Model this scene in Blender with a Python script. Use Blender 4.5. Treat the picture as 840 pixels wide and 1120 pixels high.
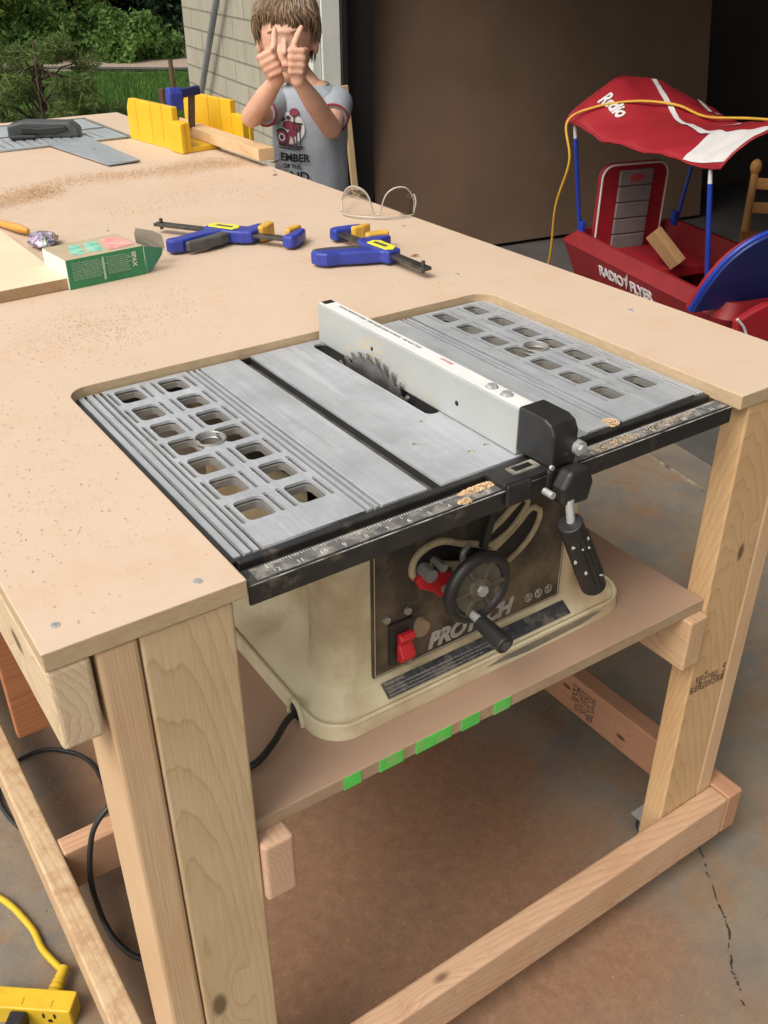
import bpy, bmesh, math, random
from mathutils import Vector, Matrix, noise
R = math.radians
random.seed(7)
scene = bpy.context.scene
for o in list(bpy.data.objects): bpy.data.objects.remove(o)
COL = scene.collection

# ------------------------------------------------------------------ camera, sky, sun, exposure
FL = -0.925                                     # the floor; z = 0 is the top of the workbench
cam_d = bpy.data.cameras.new('camera'); cam = bpy.data.objects.new('camera', cam_d); COL.objects.link(cam)
cam_d.sensor_fit = 'VERTICAL'; cam_d.sensor_height = 24.0
cam_d.lens = 24.0 * 1034.04 / 1120.0
cam_d.clip_start = 0.02; cam_d.clip_end = 500
cam.location = (-0.1021, -0.6360, 0.4868)
yaw, pit, rol = 0.5975, 0.5463, -0.0042
F = Vector((math.sin(yaw)*math.cos(pit), math.cos(yaw)*math.cos(pit), -math.sin(pit)))
Rv = Vector((math.cos(yaw), -math.sin(yaw), 0)); U = Rv.cross(F)
R2 = Rv*math.cos(rol)+U*math.sin(rol); U2 = -Rv*math.sin(rol)+U*math.cos(rol)
cam.rotation_euler = Matrix((R2, U2, -F)).transposed().to_euler()
scene.camera = cam

SUN_EL, SUN_AZ = 52, -104                        # azimuth from +Y towards +X
w = bpy.data.worlds.new('World'); scene.world = w; w.use_nodes = True
nt = w.node_tree; bg = nt.nodes['Background']
sky = nt.nodes.new('ShaderNodeTexSky'); sky.sky_type = 'NISHITA'; sky.sun_disc = False
sky.sun_elevation = R(SUN_EL); sky.sun_rotation = R(SUN_AZ); sky.dust_density = 4.0; sky.air_density = 1.0
hs = nt.nodes.new('ShaderNodeHueSaturation'); hs.inputs['Saturation'].default_value = 0.3
nt.links.new(sky.outputs[0], hs.inputs['Color'])
wm = nt.nodes.new('ShaderNodeMix'); wm.data_type = 'RGBA'; wm.blend_type = 'MULTIPLY'; wm.inputs[0].default_value = 1; wm.inputs[7].default_value = (1.0, .965, .90, 1)
nt.links.new(hs.outputs[0], wm.inputs[6]); nt.links.new(wm.outputs[2], bg.inputs['Color'])
bg.inputs['Strength'].default_value = 0.15
sd = bpy.data.lights.new('sun', 'SUN'); sun = bpy.data.objects.new('sun', sd); COL.objects.link(sun)
sd.energy = 0.9; sd.angle = R(30); sd.color = (1.0, 0.94, 0.86)
sdir = Vector((math.sin(R(SUN_AZ))*math.cos(R(SUN_EL)), math.cos(R(SUN_AZ))*math.cos(R(SUN_EL)), math.sin(R(SUN_EL))))
sun.rotation_euler = sdir.to_track_quat('Z', 'Y').to_euler()
vs = scene.view_settings
vs.view_transform = 'Standard'; vs.look = 'None'; vs.gamma = 1.0; vs.use_curve_mapping = False
vs.exposure = 0.74

# ------------------------------------------------------------------ materials
def new_mat(name):
    m = bpy.data.materials.new(name); m.use_nodes = True
    return m, m.node_tree, m.node_tree.nodes['Principled BSDF']
def N(t, typ, **kw):
    n = t.nodes.new(typ)
    for k, v in kw.items(): setattr(n, k, v)
    return n
def ramp(t, fac, stops):
    r = N(t, 'ShaderNodeValToRGB'); cr = r.color_ramp
    while len(cr.elements) < len(stops): cr.elements.new(0.5)
    for e, (p, c) in zip(cr.elements, stops):
        e.position = p; e.color = (c[0], c[1], c[2], 1) if not isinstance(c, (int, float)) else (c, c, c, 1)
    t.links.new(fac, r.inputs[0]); return r.outputs[0]
def mixc(t, fac, a, b, mode='MIX'):
    m = N(t, 'ShaderNodeMix', data_type='RGBA', blend_type=mode)
    for inp, v in ((m.inputs[0], fac), (m.inputs[6], a), (m.inputs[7], b)):
        if hasattr(v, 'links') or hasattr(v, 'node'): t.links.new(v, inp)
        elif isinstance(v, (int, float)): inp.default_value = v
        else: inp.default_value = (v[0], v[1], v[2], 1)
    return m.outputs[2]
def noise_(t, vec, scale, detail=4, rough=.55, dist=0.0):
    n = N(t, 'ShaderNodeTexNoise'); n.inputs['Scale'].default_value = scale; n.inputs['Detail'].default_value = detail
    n.inputs['Roughness'].default_value = rough; n.inputs['Distortion'].default_value = dist
    t.links.new(vec, n.inputs['Vector']); return n.outputs[0]
def obj_vec(t, scale=(1,1,1), loc=(0,0,0), rot=(0,0,0)):
    tc = N(t, 'ShaderNodeTexCoord'); mp = N(t, 'ShaderNodeMapping')
    mp.inputs['Scale'].default_value = scale; mp.inputs['Location'].default_value = loc; mp.inputs['Rotation'].default_value = rot
    t.links.new(tc.outputs['Object'], mp.inputs[0]); return mp.outputs[0]
def bump(t, b, h, strength=.3, dist=.002):
    n = N(t, 'ShaderNodeBump'); n.inputs['Strength'].default_value = strength; n.inputs['Distance'].default_value = dist
    t.links.new(h, n.inputs['Height']); t.links.new(n.outputs[0], b.inputs['Normal'])
_M = {}
def mat(name, c1, c2=None, scale=20, rough=.5, metal=0, bmp=0, bscale=None, lo=.35, hi=.65, dust=None, dust_amt=.5, dust_scale=14, spec=None, stretch=(1,1,1), coat=0):
    if name in _M: return _M[name]
    m, t, b = new_mat(name); _M[name] = m
    v = obj_vec(t, stretch)
    b.inputs['Roughness'].default_value = rough; b.inputs['Metallic'].default_value = metal
    if spec is not None: b.inputs['Specular IOR Level'].default_value = spec
    if coat: b.inputs['Coat Weight'].default_value = coat
    if c2 is None: c2 = tuple(x*.82 for x in c1)
    col = ramp(t, noise_(t, v, scale), [(lo, c1), (hi, c2)])
    if dust:
        f = ramp(t, noise_(t, v, dust_scale, 6, .65), [(1-dust_amt-.12, 0), (1-dust_amt+.12, 1)])
        col = mixc(t, f, col, dust)
    t.links.new(col, b.inputs['Base Color'])
    if bmp: bump(t, b, noise_(t, v, bscale or scale*6, 3), bmp)
    return m

def wood(name, light, dark, axis='Y', off=(.07, .03, .1), freq=22, tilt=.03, knots=(), dirt=None, dirt_amt=.4, rough=.62, along=.10, sep=.5):
    """Growth rings cut by the board: ellipsoids round a pith outside the board, long along the grain."""
    if name in _M: return _M[name]
    m, t, b = new_mat(name); _M[name] = m
    tc = N(t, 'ShaderNodeTexCoord'); vec = tc.outputs['Object']
    kf = None
    for (kx, ky, kz, kr) in knots:
        sub = N(t, 'ShaderNodeVectorMath', operation='SUBTRACT'); t.links.new(vec, sub.inputs[0]); sub.inputs[1].default_value = (kx, ky, kz)
        sq = N(t, 'ShaderNodeVectorMath', operation='MULTIPLY'); t.links.new(sub.outputs[0], sq.inputs[0])
        s = {'X': (.45, 1, 1), 'Y': (1, .45, 1), 'Z': (1, 1, .45)}[axis]; sq.inputs[1].default_value = s
        ln = N(t, 'ShaderNodeVectorMath', operation='LENGTH'); t.links.new(sq.outputs[0], ln.inputs[0])
        mr = N(t, 'ShaderNodeMapRange', interpolation_type='SMOOTHSTEP'); t.links.new(ln.outputs['Value'], mr.inputs[0])
        mr.inputs[1].default_value = kr*.35; mr.inputs[2].default_value = kr*4.5; mr.inputs[3].default_value = 1.6; mr.inputs[4].default_value = 0
        sc = N(t, 'ShaderNodeVectorMath', operation='SCALE'); t.links.new(sub.outputs[0], sc.inputs[0]); t.links.new(mr.outputs[0], sc.inputs['Scale'])
        ad = N(t, 'ShaderNodeVectorMath', operation='ADD'); t.links.new(vec, ad.inputs[0]); t.links.new(sc.outputs[0], ad.inputs[1]); vec = ad.outputs[0]
        k2 = N(t, 'ShaderNodeMapRange', interpolation_type='SMOOTHSTEP'); t.links.new(ln.outputs['Value'], k2.inputs[0])
        k2.inputs[1].default_value = kr*.5; k2.inputs[2].default_value = kr*1.15; k2.inputs[3].default_value = 1; k2.inputs[4].default_value = 0
        if kf is None: kf = k2.outputs[0]
        else:
            mx = N(t, 'ShaderNodeMath', operation='MAXIMUM'); t.links.new(kf, mx.inputs[0]); t.links.new(k2.outputs[0], mx.inputs[1]); kf = mx.outputs[0]
    mp = N(t, 'ShaderNodeMapping'); t.links.new(vec, mp.inputs[0])
    mp.inputs['Location'].default_value = off
    mp.inputs['Scale'].default_value = {'X': (along, 1, 1), 'Y': (1, along, 1), 'Z': (1, 1, along)}[axis]
    mp.inputs['Rotation'].default_value = (tilt, tilt*.7, tilt*.5)
    n1 = N(t, 'ShaderNodeTexNoise'); n1.inputs['Scale'].default_value = 12; n1.inputs['Detail'].default_value = 2
    t.links.new(mp.outputs[0], n1.inputs['Vector'])
    s1 = N(t, 'ShaderNodeVectorMath', operation='SCALE'); s1.inputs['Scale'].default_value = .022
    t.links.new(n1.outputs['Color'], s1.inputs[0])
    a1 = N(t, 'ShaderNodeVectorMath', operation='ADD'); t.links.new(mp.outputs[0], a1.inputs[0]); t.links.new(s1.outputs[0], a1.inputs[1])
    wv = N(t, 'ShaderNodeTexWave', wave_type='RINGS', rings_direction='SPHERICAL', wave_profile='SAW')
    wv.inputs['Scale'].default_value = freq*2.6; wv.inputs['Distortion'].default_value = 1.8; wv.inputs['Detail'].default_value = 2; wv.inputs['Detail Scale'].default_value = 1.2
    t.links.new(a1.outputs[0], wv.inputs['Vector'])
    mid = tuple(light[i]*.6+dark[i]*.4 for i in range(3))
    col = ramp(t, wv.outputs['Fac'], [(0, light), (.45, tuple(light[i]*.9+dark[i]*.1 for i in range(3))), (.86, mid), (.95, dark), (1, light)])
    # fine pores along the grain
    st = {'X': (14, 420, 420), 'Y': (420, 14, 420), 'Z': (420, 420, 14)}[axis]
    v2 = obj_vec(t, st)
    pores = noise_(t, v2, 1.0, 3)
    col = mixc(t, .22, col, ramp(t, pores, [(.3, tuple(x*.6 for x in light)), (.65, tuple(min(1, x*1.15) for x in light))]))
    v3 = obj_vec(t)
    blot = noise_(t, v3, 7, 3)
    col = mixc(t, ramp(t, blot, [(.42, 0), (.72, .5)]), col, mixc(t, 1.0, col, (.86, .76, .66), 'MULTIPLY'))
    if dirt:
        f = ramp(t, noise_(t, v3, 30, 8, .72), [(1-dirt_amt-.08, 0), (1-dirt_amt+.14, .85)])
        col = mixc(t, f, col, dirt)
    if kf is not None: col = mixc(t, kf, col, tuple(d*.38 for d in dark))
    t.links.new(col, b.inputs['Base Color']); b.inputs['Roughness'].default_value = rough
    b.inputs['Specular IOR Level'].default_value = .25
    bump(t, b, pores, .25, .0012)
    return m

# ------------------------------------------------------------------ builders
WORLD_ROOTS = set()          # roots whose parts are given in world coordinates
def thing(name, label, cat, loc=(0,0,0), rz=0, group=None, world=False, rot=None):
    o = bpy.data.objects.new(name, None); COL.objects.link(o); o.empty_display_size = .05
    o.location = loc; o.rotation_euler = rot if rot is not None else (0, 0, rz)
    o['label'] = label; o['category'] = cat
    if group: o['group'] = group
    if world: WORLD_ROOTS.add(o.name)
    return o
def tag(o, label=None, cat=None, group=None, kind=None):
    for k, v in (('label', label), ('category', cat), ('group', group), ('kind', kind)):
        if v: o[k] = v
    return o
def link_mesh(name, me, m=None, parent=None, loc=(0,0,0), smooth=None, bevel=0, bseg=2):
    o = bpy.data.objects.new(name, me); COL.objects.link(o)
    if m is not None and not me.materials: me.materials.append(m)
    o.location = loc
    if parent is not None:
        o.parent = parent
        if parent.name in WORLD_ROOTS: o.location = Vector(loc) - parent.location
    if smooth is not None:
        a = math.radians(smooth)
        for p in me.polygons: p.use_smooth = True
        me.set_sharp_from_angle(angle=a)
    if bevel:
        bv = o.modifiers.new('bevel', 'BEVEL'); bv.width = bevel; bv.segments = bseg; bv.limit_method = 'ANGLE'; bv.angle_limit = R(40)
    return o
def obj(name, bm, m=None, parent=None, smooth=None, bevel=0, bseg=2, loc=(0,0,0), recalc=True):
    if recalc: bmesh.ops.recalc_face_normals(bm, faces=bm.faces[:])
    me = bpy.data.meshes.new(name); bm.to_mesh(me); bm.free()
    return link_mesh(name, me, m, parent, loc, smooth, bevel, bseg)
def BM(): return bmesh.new()
def box(bm, c, s, rot=None):
    vs = []
    for dz in (-.5, .5):
        for dx, dy in ((-.5,-.5), (.5,-.5), (.5,.5), (-.5,.5)):
            v = Vector((dx*s[0], dy*s[1], dz*s[2]))
            if rot is not None: v = rot @ v
            vs.append(bm.verts.new(v+Vector(c)))
    for f in ((3,2,1,0), (4,5,6,7), (0,1,5,4), (1,2,6,5), (2,3,7,6), (3,0,4,7)): bm.faces.new([vs[i] for i in f])
    return bm
def box2(bm, a, b):
    return box(bm, [(a[i]+b[i])/2 for i in range(3)], [b[i]-a[i] for i in range(3)])
def basis(d):
    d = Vector(d).normalized(); u = d.orthogonal().normalized(); return u, d.cross(u)
def cyl(bm, p0, p1, r0, r1=None, n=20):
    p0, p1 = Vector(p0), Vector(p1); r1 = r0 if r1 is None else r1
    u, v = basis(p1-p0)
    A = [bm.verts.new(p0+(u*math.cos(2*math.pi*i/n)+v*math.sin(2*math.pi*i/n))*r0) for i in range(n)]
    B = [bm.verts.new(p1+(u*math.cos(2*math.pi*i/n)+v*math.sin(2*math.pi*i/n))*r1) for i in range(n)]
    for i in range(n): bm.faces.new((A[i], A[(i+1)%n], B[(i+1)%n], B[i]))
    bm.faces.new(A[::-1]); bm.faces.new(B)
    return bm
def smooth_path(pts, k=8):
    P = [Vector(p) for p in pts]; P = [2*P[0]-P[1]]+P+[2*P[-1]-P[-2]]; out = []
    for i in range(1, len(P)-2):
        for j in range(k):
            t = j/k; a, b, c, d = P[i-1], P[i], P[i+1], P[i+2]
            out.append(.5*((2*b)+(-a+c)*t+(2*a-5*b+4*c-d)*t*t+(-a+3*b-3*c+d)*t**3))
    out.append(P[-2]); return out
def tube(bm, pts, r, n=10, closed=False):
    P = [Vector(p) for p in pts]; m = len(P)
    rr = r if isinstance(r, (list, tuple)) else [r]*m
    u = None; rings = []
    for i in range(m):
        if closed: d = P[(i+1) % m]-P[i-1]
        else: d = P[min(i+1, m-1)]-P[max(i-1, 0)]
        if d.length < 1e-9: d = Vector((0, 0, 1))
        d.normalize()
        if u is None: u = d.orthogonal().normalized()
        u = (u-d*u.dot(d)).normalized(); v = d.cross(u)
        rings.append([bm.verts.new(P[i]+(u*math.cos(2*math.pi*k/n)+v*math.sin(2*math.pi*k/n))*rr[i]) for k in range(n)])
    for i in range(m if closed else m-1):
        a, b = rings[i], rings[(i+1) % m]
        for k in range(n): bm.faces.new((a[k], a[(k+1)%n], b[(k+1)%n], b[k]))
    if not closed: bm.faces.new(rings[0][::-1]); bm.faces.new(rings[-1])
    return bm
def prism(bm, pts, z0, z1, O=(0,0,0), X=(1,0,0), Y=(0,1,0)):
    O, X, Y = Vector(O), Vector(X), Vector(Y); Z = X.cross(Y).normalized()
    A = [bm.verts.new(O+X*p[0]+Y*p[1]+Z*z0) for p in pts]; B = [bm.verts.new(O+X*p[0]+Y*p[1]+Z*z1) for p in pts]
    n = len(pts)
    for i in range(n): bm.faces.new((A[i], A[(i+1)%n], B[(i+1)%n], B[i]))
    bm.faces.new(A[::-1]); bm.faces.new(B)
    return bm
def ell(bm, c, r, rot=None, seg=18, rings=12):
    g = bmesh.ops.create_uvsphere(bm, u_segments=seg, v_segments=rings, radius=1)
    for v in g['verts']:
        p = Vector((v.co.x*r[0], v.co.y*r[1], v.co.z*r[2]))
        if rot is not None: p = rot @ p
        v.co = p+Vector(c)
    return bm
def cone_chain(bm, pts, rs, n=14):
    """tapered limb: capsules through the points"""
    for i in range(len(pts)-1): cyl(bm, pts[i], pts[i+1], rs[i], rs[i+1], n)
    for p, r in zip(pts, rs): ell(bm, p, (r, r, r), seg=n, rings=10)
    return bm
def rrect(x0, y0, x1, y1, r, k=5):
    pts = []
    for cx, cy, a in ((x1-r, y0+r, -90), (x1-r, y1-r, 0), (x0+r, y1-r, 90), (x0+r, y0+r, 180)):
        for i in range(k+1):
            t = R(a+90*i/k); pts.append((cx+r*math.cos(t), cy+r*math.sin(t)))
    return pts
def holed(name, outer, holes, z0, z1, m, parent):
    """plate with real holes, from a filled 2D curve"""
    cu = bpy.data.curves.new(name, 'CURVE'); cu.dimensions = '2D'; cu.fill_mode = 'BOTH'; cu.extrude = (z1-z0)/2
    for loop in [outer]+holes:
        sp = cu.splines.new('POLY'); sp.points.add(len(loop)-1); sp.use_cyclic_u = True
        for i, p in enumerate(loop): sp.points[i].co = (p[0], p[1], 0, 1)
    tmp = bpy.data.objects.new(name+'_c', cu); COL.objects.link(tmp)
    bpy.context.view_layer.update()
    me = bpy.data.meshes.new_from_object(tmp.evaluated_get(bpy.context.evaluated_depsgraph_get()))
    bpy.data.objects.remove(tmp)
    me.transform(Matrix.Translation((0, 0, (z0+z1)/2))); me.materials.clear()
    return link_mesh(name, me, m, parent)
def text_mesh(s, size, ext=.0003, shear=0, spacing=1.0, fat=0, align='LEFT', line=1.0):
    cu = bpy.data.curves.new('writing', 'FONT'); cu.body = s; cu.size = size; cu.extrude = ext; cu.shear = shear
    cu.space_character = spacing; cu.offset = fat; cu.align_x = align; cu.space_line = line; cu.resolution_u = 3
    tmp = bpy.data.objects.new('writing_c', cu); COL.objects.link(tmp); bpy.context.view_layer.update()
    me = bpy.data.meshes.new_from_object(tmp.evaluated_get(bpy.context.evaluated_depsgraph_get()))
    bpy.data.objects.remove(tmp); me.materials.clear(); return me
def writing(name, s, size, O, X, Y, m, parent, warp=None, **kw):
    me = text_mesh(s, size, **kw)
    X, Y = Vector(X).normalized(), Vector(Y).normalized(); Z = X.cross(Y)
    if warp:
        for v in me.vertices: v.co = warp(v.co)
    else:
        for v in me.vertices: v.co = Vector(O)+X*v.co.x+Y*v.co.y+Z*v.co.z
    return link_mesh(name, me, m, parent)
def board(name, a, b, m, parent, bev=.003, label=None):
    """a sawn board from corner a to corner b, origin at its middle so the grain runs in its own frame"""
    c = [(a[i]+b[i])/2 for i in range(3)]
    bm = BM(); box(bm, (0,0,0), [b[i]-a[i] for i in range(3)])
    o = obj(name, bm, m, parent, bevel=bev, bseg=3, loc=c)
    if label: o['label'] = label
    return o

# palette
PINE_L, PINE_D = (.57, .39, .23), (.36, .20, .095)
PINK_L, PINK_D = (.56, .35, .225), (.38, .195, .11)
DUST = (.50, .33, .20)

# ------------------------------------------------------------------ ground
def ground_mat():
    m, t, b = new_mat('stained concrete')
    v = obj_vec(t)
    base = ramp(t, noise_(t, v, 4.5, 8, .66), [(.3, (.165, .138, .102)), (.5, (.215, .174, .125)), (.72, (.185, .166, .137))])
    rust = ramp(t, noise_(t, v, 8.5, 10, .74, .3), [(.46, 0), (.61, .75)])
    col = mixc(t, rust, base, (.22, .125, .066))
    blue = ramp(t, noise_(t, obj_vec(t, loc=(3, 7, 0)), 7.0, 9, .72, .3), [(.47, 0), (.61, .65)])
    col = mixc(t, blue, col, (.125, .130, .128))
    # sawdust fallen under the saw
    tc = N(t, 'ShaderNodeTexCoord'); sp = N(t, 'ShaderNodeSeparateXYZ'); t.links.new(tc.outputs['Object'], sp.inputs[0])
    def band(src, a, bb, c, d):
        m1 = N(t, 'ShaderNodeMapRange', interpolation_type='SMOOTHSTEP'); t.links.new(src, m1.inputs[0]); m1.inputs[1].default_value = a; m1.inputs[2].default_value = bb
        m2 = N(t, 'ShaderNodeMapRange', interpolation_type='SMOOTHSTEP'); t.links.new(src, m2.inputs[0]); m2.inputs[1].default_value = c; m2.inputs[2].default_value = d; m2.inputs[3].default_value = 1; m2.inputs[4].default_value = 0
        mm = N(t, 'ShaderNodeMath', operation='MULTIPLY'); t.links.new(m1.outputs[0], mm.inputs[0]); t.links.new(m2.outputs[0], mm.inputs[1]); return mm.outputs[0]
    bx_, by_ = band(sp.outputs[0], -.05, .25, .74, .98), band(sp.outputs[1], -.36, -.06, .8, 1.4)
    mm = N(t, 'ShaderNodeMath', operation='MULTIPLY'); t.links.new(bx_, mm.inputs[0]); t.links.new(by_, mm.inputs[1])
    nz = ramp(t, noise_(t, v, 9, 6, .7), [(.3, .78), (.7, 1)])
    m3 = N(t, 'ShaderNodeMath', operation='MULTIPLY'); t.links.new(mm.outputs[0], m3.inputs[0]); t.links.new(nz, m3.inputs[1])
    saw = ramp(t, noise_(t, v, 60, 8, .8), [(.35, (.185, .094, .050)), (.6, (.265, .142, .078)), (.8, (.34, .20, .115))])
    col = mixc(t, m3.outputs[0], col, saw)
    grit = noise_(t, v, 520, 2, .8)
    col = mixc(t, ramp(t, grit, [(.60, 0), (.74, .4)]), col, (.42, .30, .19))
    col = mixc(t, ramp(t, noise_(t, obj_vec(t, loc=(9, 1, 0)), 480, 2, .8), [(.60, 0), (.74, .45)]), col, (.06, .05, .04))
    t.links.new(col, b.inputs['Base Color']); b.inputs['Roughness'].default_value = .85
    bump(t, b, noise_(t, v, 260, 5, .75), .35, .003)
    return m
bm = BM(); bmesh.ops.create_grid(bm, x_segments=2, y_segments=2, size=1)
for v in bm.verts: v.co = Vector((v.co.x*60+10, v.co.y*60+10, FL-.03))
tag(obj('ground', bm, mat('soil', (.07, .06, .04), (.10, .08, .05), 2, .95)), kind='structure')
bm = BM(); prism(bm, [(-9,-9), (9,-9), (9,7.0), (3,7.0), (2.7,7.2), (-9,7.8)], FL-.028, FL)
tag(obj('driveway', bm, ground_mat()), kind='structure')
# crack in the concrete
crk = [(1.02, .02), (1.0049,-.0214), (.975,-.06), (.9359,-.1208), (.925,-.14), (.8669,-.1939), (.85,-.222), (.8224,-.2544), (.80,-.32)]
rng = random.Random(3); bm = BM()
pts = []
for i in range(len(crk)-1):
    for j in range(9):
        t_ = j/9; pts.append((crk[i][0]*(1-t_)+crk[i+1][0]*t_+rng.uniform(-.0022, .0022), crk[i][1]*(1-t_)+crk[i+1][1]*t_+rng.uniform(-.0022, .0022)))
for i in range(len(pts)-1):
    if rng.random() < .3: continue
    wd = rng.uniform(.0006, .0022)
    a = Vector((*pts[i], 0)); b_ = Vector((*pts[i+1], 0)); n_ = Vector((-(b_-a).y, (b_-a).x, 0)).normalized()*wd
    bm.faces.new([bm.verts.new(p+Vector((0, 0, FL+.0012))) for p in (a-n_, b_-n_, b_+n_, a+n_)])
tag(obj('driveway_crack', bm, mat('crack', (.035, .028, .022), rough=1)), kind='structure')

# ------------------------------------------------------------------ garage (local frame: Y along the wall away from the camera, X into the garage)
G = thing('garage', 'garage with pale combed brick side wall, white door jamb and dark open bay', 'garage', (2.24, 3.3, FL), R(-8.6))
def brick_mat():
    m, t, b = new_mat('combed brick')
    tc = N(t, 'ShaderNodeTexCoord'); sp = N(t, 'ShaderNodeSeparateXYZ'); t.links.new(tc.outputs['Object'], sp.inputs[0])
    ad = N(t, 'ShaderNodeMath', operation='ADD'); t.links.new(sp.outputs[0], ad.inputs[0]); t.links.new(sp.outputs[1], ad.inputs[1])
    cb = N(t, 'ShaderNodeCombineXYZ'); t.links.new(ad.outputs[0], cb.inputs[0]); t.links.new(sp.outputs[2], cb.inputs[1])
    br = N(t, 'ShaderNodeTexBrick'); t.links.new(cb.outputs[0], br.inputs['Vector'])
    br.inputs['Scale'].default_value = 1; br.inputs['Brick Width'].default_value = .40; br.inputs['Row Height'].default_value = .105
    br.inputs['Mortar Size'].default_value = .0065; br.inputs['Mortar Smooth'].default_value = .4
    br.inputs['Color1'].default_value = (.36, .34, .27, 1); br.inputs['Color2'].default_value = (.30, .28, .215, 1); br.inputs['Mortar'].default_value = (.085, .075, .055, 1)
    comb = noise_(t, obj_vec(t, (90, 90, 3)), 1, 3)
    col = mixc(t, .45, br.outputs['Color'], ramp(t, comb, [(.35, (.20, .19, .15)), (.65, (.42, .40, .33))]))
    col = mixc(t, ramp(t, noise_(t, obj_vec(t), 5, 4), [(.4, 0), (.8, .5)]), col, (.26, .235, .17))
    t.links.new(col, b.inputs['Base Color']); b.inputs['Roughness'].default_value = .9
    ms = N(t, 'ShaderNodeMath', operation='SUBTRACT'); ms.inputs[0].default_value = 1; t.links.new(br.outputs['Fac'], ms.inputs[1])
    hh = N(t, 'ShaderNodeMath', operation='MULTIPLY_ADD'); t.links.new(comb, hh.inputs[0]); hh.inputs[1].default_value = .3; t.links.new(ms.outputs[0], hh.inputs[2])
    bump(t, b, hh.outputs[0], .6, .01)
    return m
BRICK = brick_mat()
WHITE = mat('white painted trim', (.62, .64, .60), (.52, .54, .50), 6, .55)
BLACKP = mat('black rubber and gap shade', (.009, .009, .009), rough=.6)
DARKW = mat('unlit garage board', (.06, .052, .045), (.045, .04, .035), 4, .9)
bm = BM(); box2(bm, (0, .10, 0), (.20, 2.18, 3.4)); box2(bm, (.202, 1.98, 0), (7.0, 2.18, 3.4)); obj('brick_wall', bm, BRICK, G)
bm = BM(); box2(bm, (.0, -7.4, 0), (.20, -5.02, 3.4)); obj('brick_wall', bm, BRICK, G)
bm = BM(); box2(bm, (.0, -5.0, 2.25), (.20, .098, 3.4)); obj('header_wall', bm, BRICK, G)
jb = BM(); box2(jb, (-.028, .0, 0), (.012, .085, 2.24)); box2(jb, (-.018, .088, 0), (-.001, .15, 2.24)); box2(jb, (.014, -.012, 0), (.10, .02, 2.24)); box2(jb, (.02, .022, 0), (.18, .098, 2.24))
obj('door_jamb', jb, WHITE, G, bevel=.003)
bm = BM(); box2(bm, (.101, -.03, 0), (.125, .02, 2.24)); box2(bm, (.127, -.012, 0), (.145, .02, 2.24)); box2(bm, (.146, .02, 0), (.27, .5, 2.5)); obj('seal_and_dark_gap', bm, BLACKP, G)  # thin seal strips, plus a black block standing in for the shaded gap behind
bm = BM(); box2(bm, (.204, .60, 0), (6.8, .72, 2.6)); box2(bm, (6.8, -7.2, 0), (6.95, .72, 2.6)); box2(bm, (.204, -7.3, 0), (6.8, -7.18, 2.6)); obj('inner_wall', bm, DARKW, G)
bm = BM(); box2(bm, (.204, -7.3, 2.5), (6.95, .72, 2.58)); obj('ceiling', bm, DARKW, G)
bm = BM(); prism(bm, [(-.5, 3.25), (3.5, 4.9), (7.5, 3.25), (7.5, 3.42), (3.5, 5.07), (-.5, 3.42)], 0, 10.2, (0, 2.6, 0), (1,0,0), (0,0,1)); obj('roof', bm, mat('grey shingle', (.10,.095,.09), (.06,.058,.055), 12, .9), G)
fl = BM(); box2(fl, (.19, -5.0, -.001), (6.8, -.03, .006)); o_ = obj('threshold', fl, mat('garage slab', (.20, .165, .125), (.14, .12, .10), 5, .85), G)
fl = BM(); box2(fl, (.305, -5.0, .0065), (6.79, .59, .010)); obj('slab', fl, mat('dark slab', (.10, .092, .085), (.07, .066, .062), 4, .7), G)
fl = BM(); box2(fl, (.180, -5.0, -.001), (.1895, -.03, .004)); obj('joint', fl, mat('joint', (.32, .26, .18), (.1, .08, .06), 30, .9), G)

# brown hardboard sheet leaning inside the bay
def ghost(x, y, z):  # garage frame -> world
    a = R(-8.6); return Vector((2.24+x*math.cos(a)-y*math.sin(a), 3.3+x*math.sin(a)+y*math.cos(a), FL+z))
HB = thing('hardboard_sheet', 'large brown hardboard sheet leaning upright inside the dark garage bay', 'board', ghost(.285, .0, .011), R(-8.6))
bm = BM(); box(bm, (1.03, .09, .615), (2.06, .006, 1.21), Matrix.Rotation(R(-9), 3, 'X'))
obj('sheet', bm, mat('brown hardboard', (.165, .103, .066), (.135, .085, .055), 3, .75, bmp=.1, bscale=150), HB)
# pale battens behind the boy
for i, (x, dz, lb) in enumerate(((.13, .84, 'narrow pale pine batten leaning on the black door seal, nearest the dark bay'), (.075, .78, 'narrow tan pine batten leaning on the white jamb, the one nearer the boy'))):
    bt = thing('wood_batten', lb, 'wooden batten', ghost(x, -.10, .011), R(-8.6), 'pine battens leaning by the door jamb')
    bm = BM(); box(bm, (0, .035, dz/2), (.03, .018, dz), Matrix.Rotation(R(-3), 3, 'X') @ Matrix.Rotation(R(-4-i), 3, 'Y'))
    obj('stick', bm, wood('batten wood %d' % i, (.50, .38, .22), (.33, .23, .12), 'Z', freq=30), bt, bevel=.002)
# grey pipe leaning against the brick corner
pp = thing('metal_pipe', 'thin grey metal pipe leaning against the corner of the pale brick wall', 'pipe', (2.535, 5.60, FL))
a0 = Vector((0, 0, 0)); a1 = None
a1 = Vector((-.235, -1.57, 1.735))
obj('pipe', tube(BM(), [a0, a1], .018, 12), mat('galvanised pipe', (.20, .22, .24), (.26, .28, .30), 8, .5, .3), pp, smooth=40)
obj('pipe_foot', cyl(BM(), (0,0,-.0), a1*.012, .024, .022, 14), mat('galvanised pipe', (.2,.2,.2)), pp, smooth=40)

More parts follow.
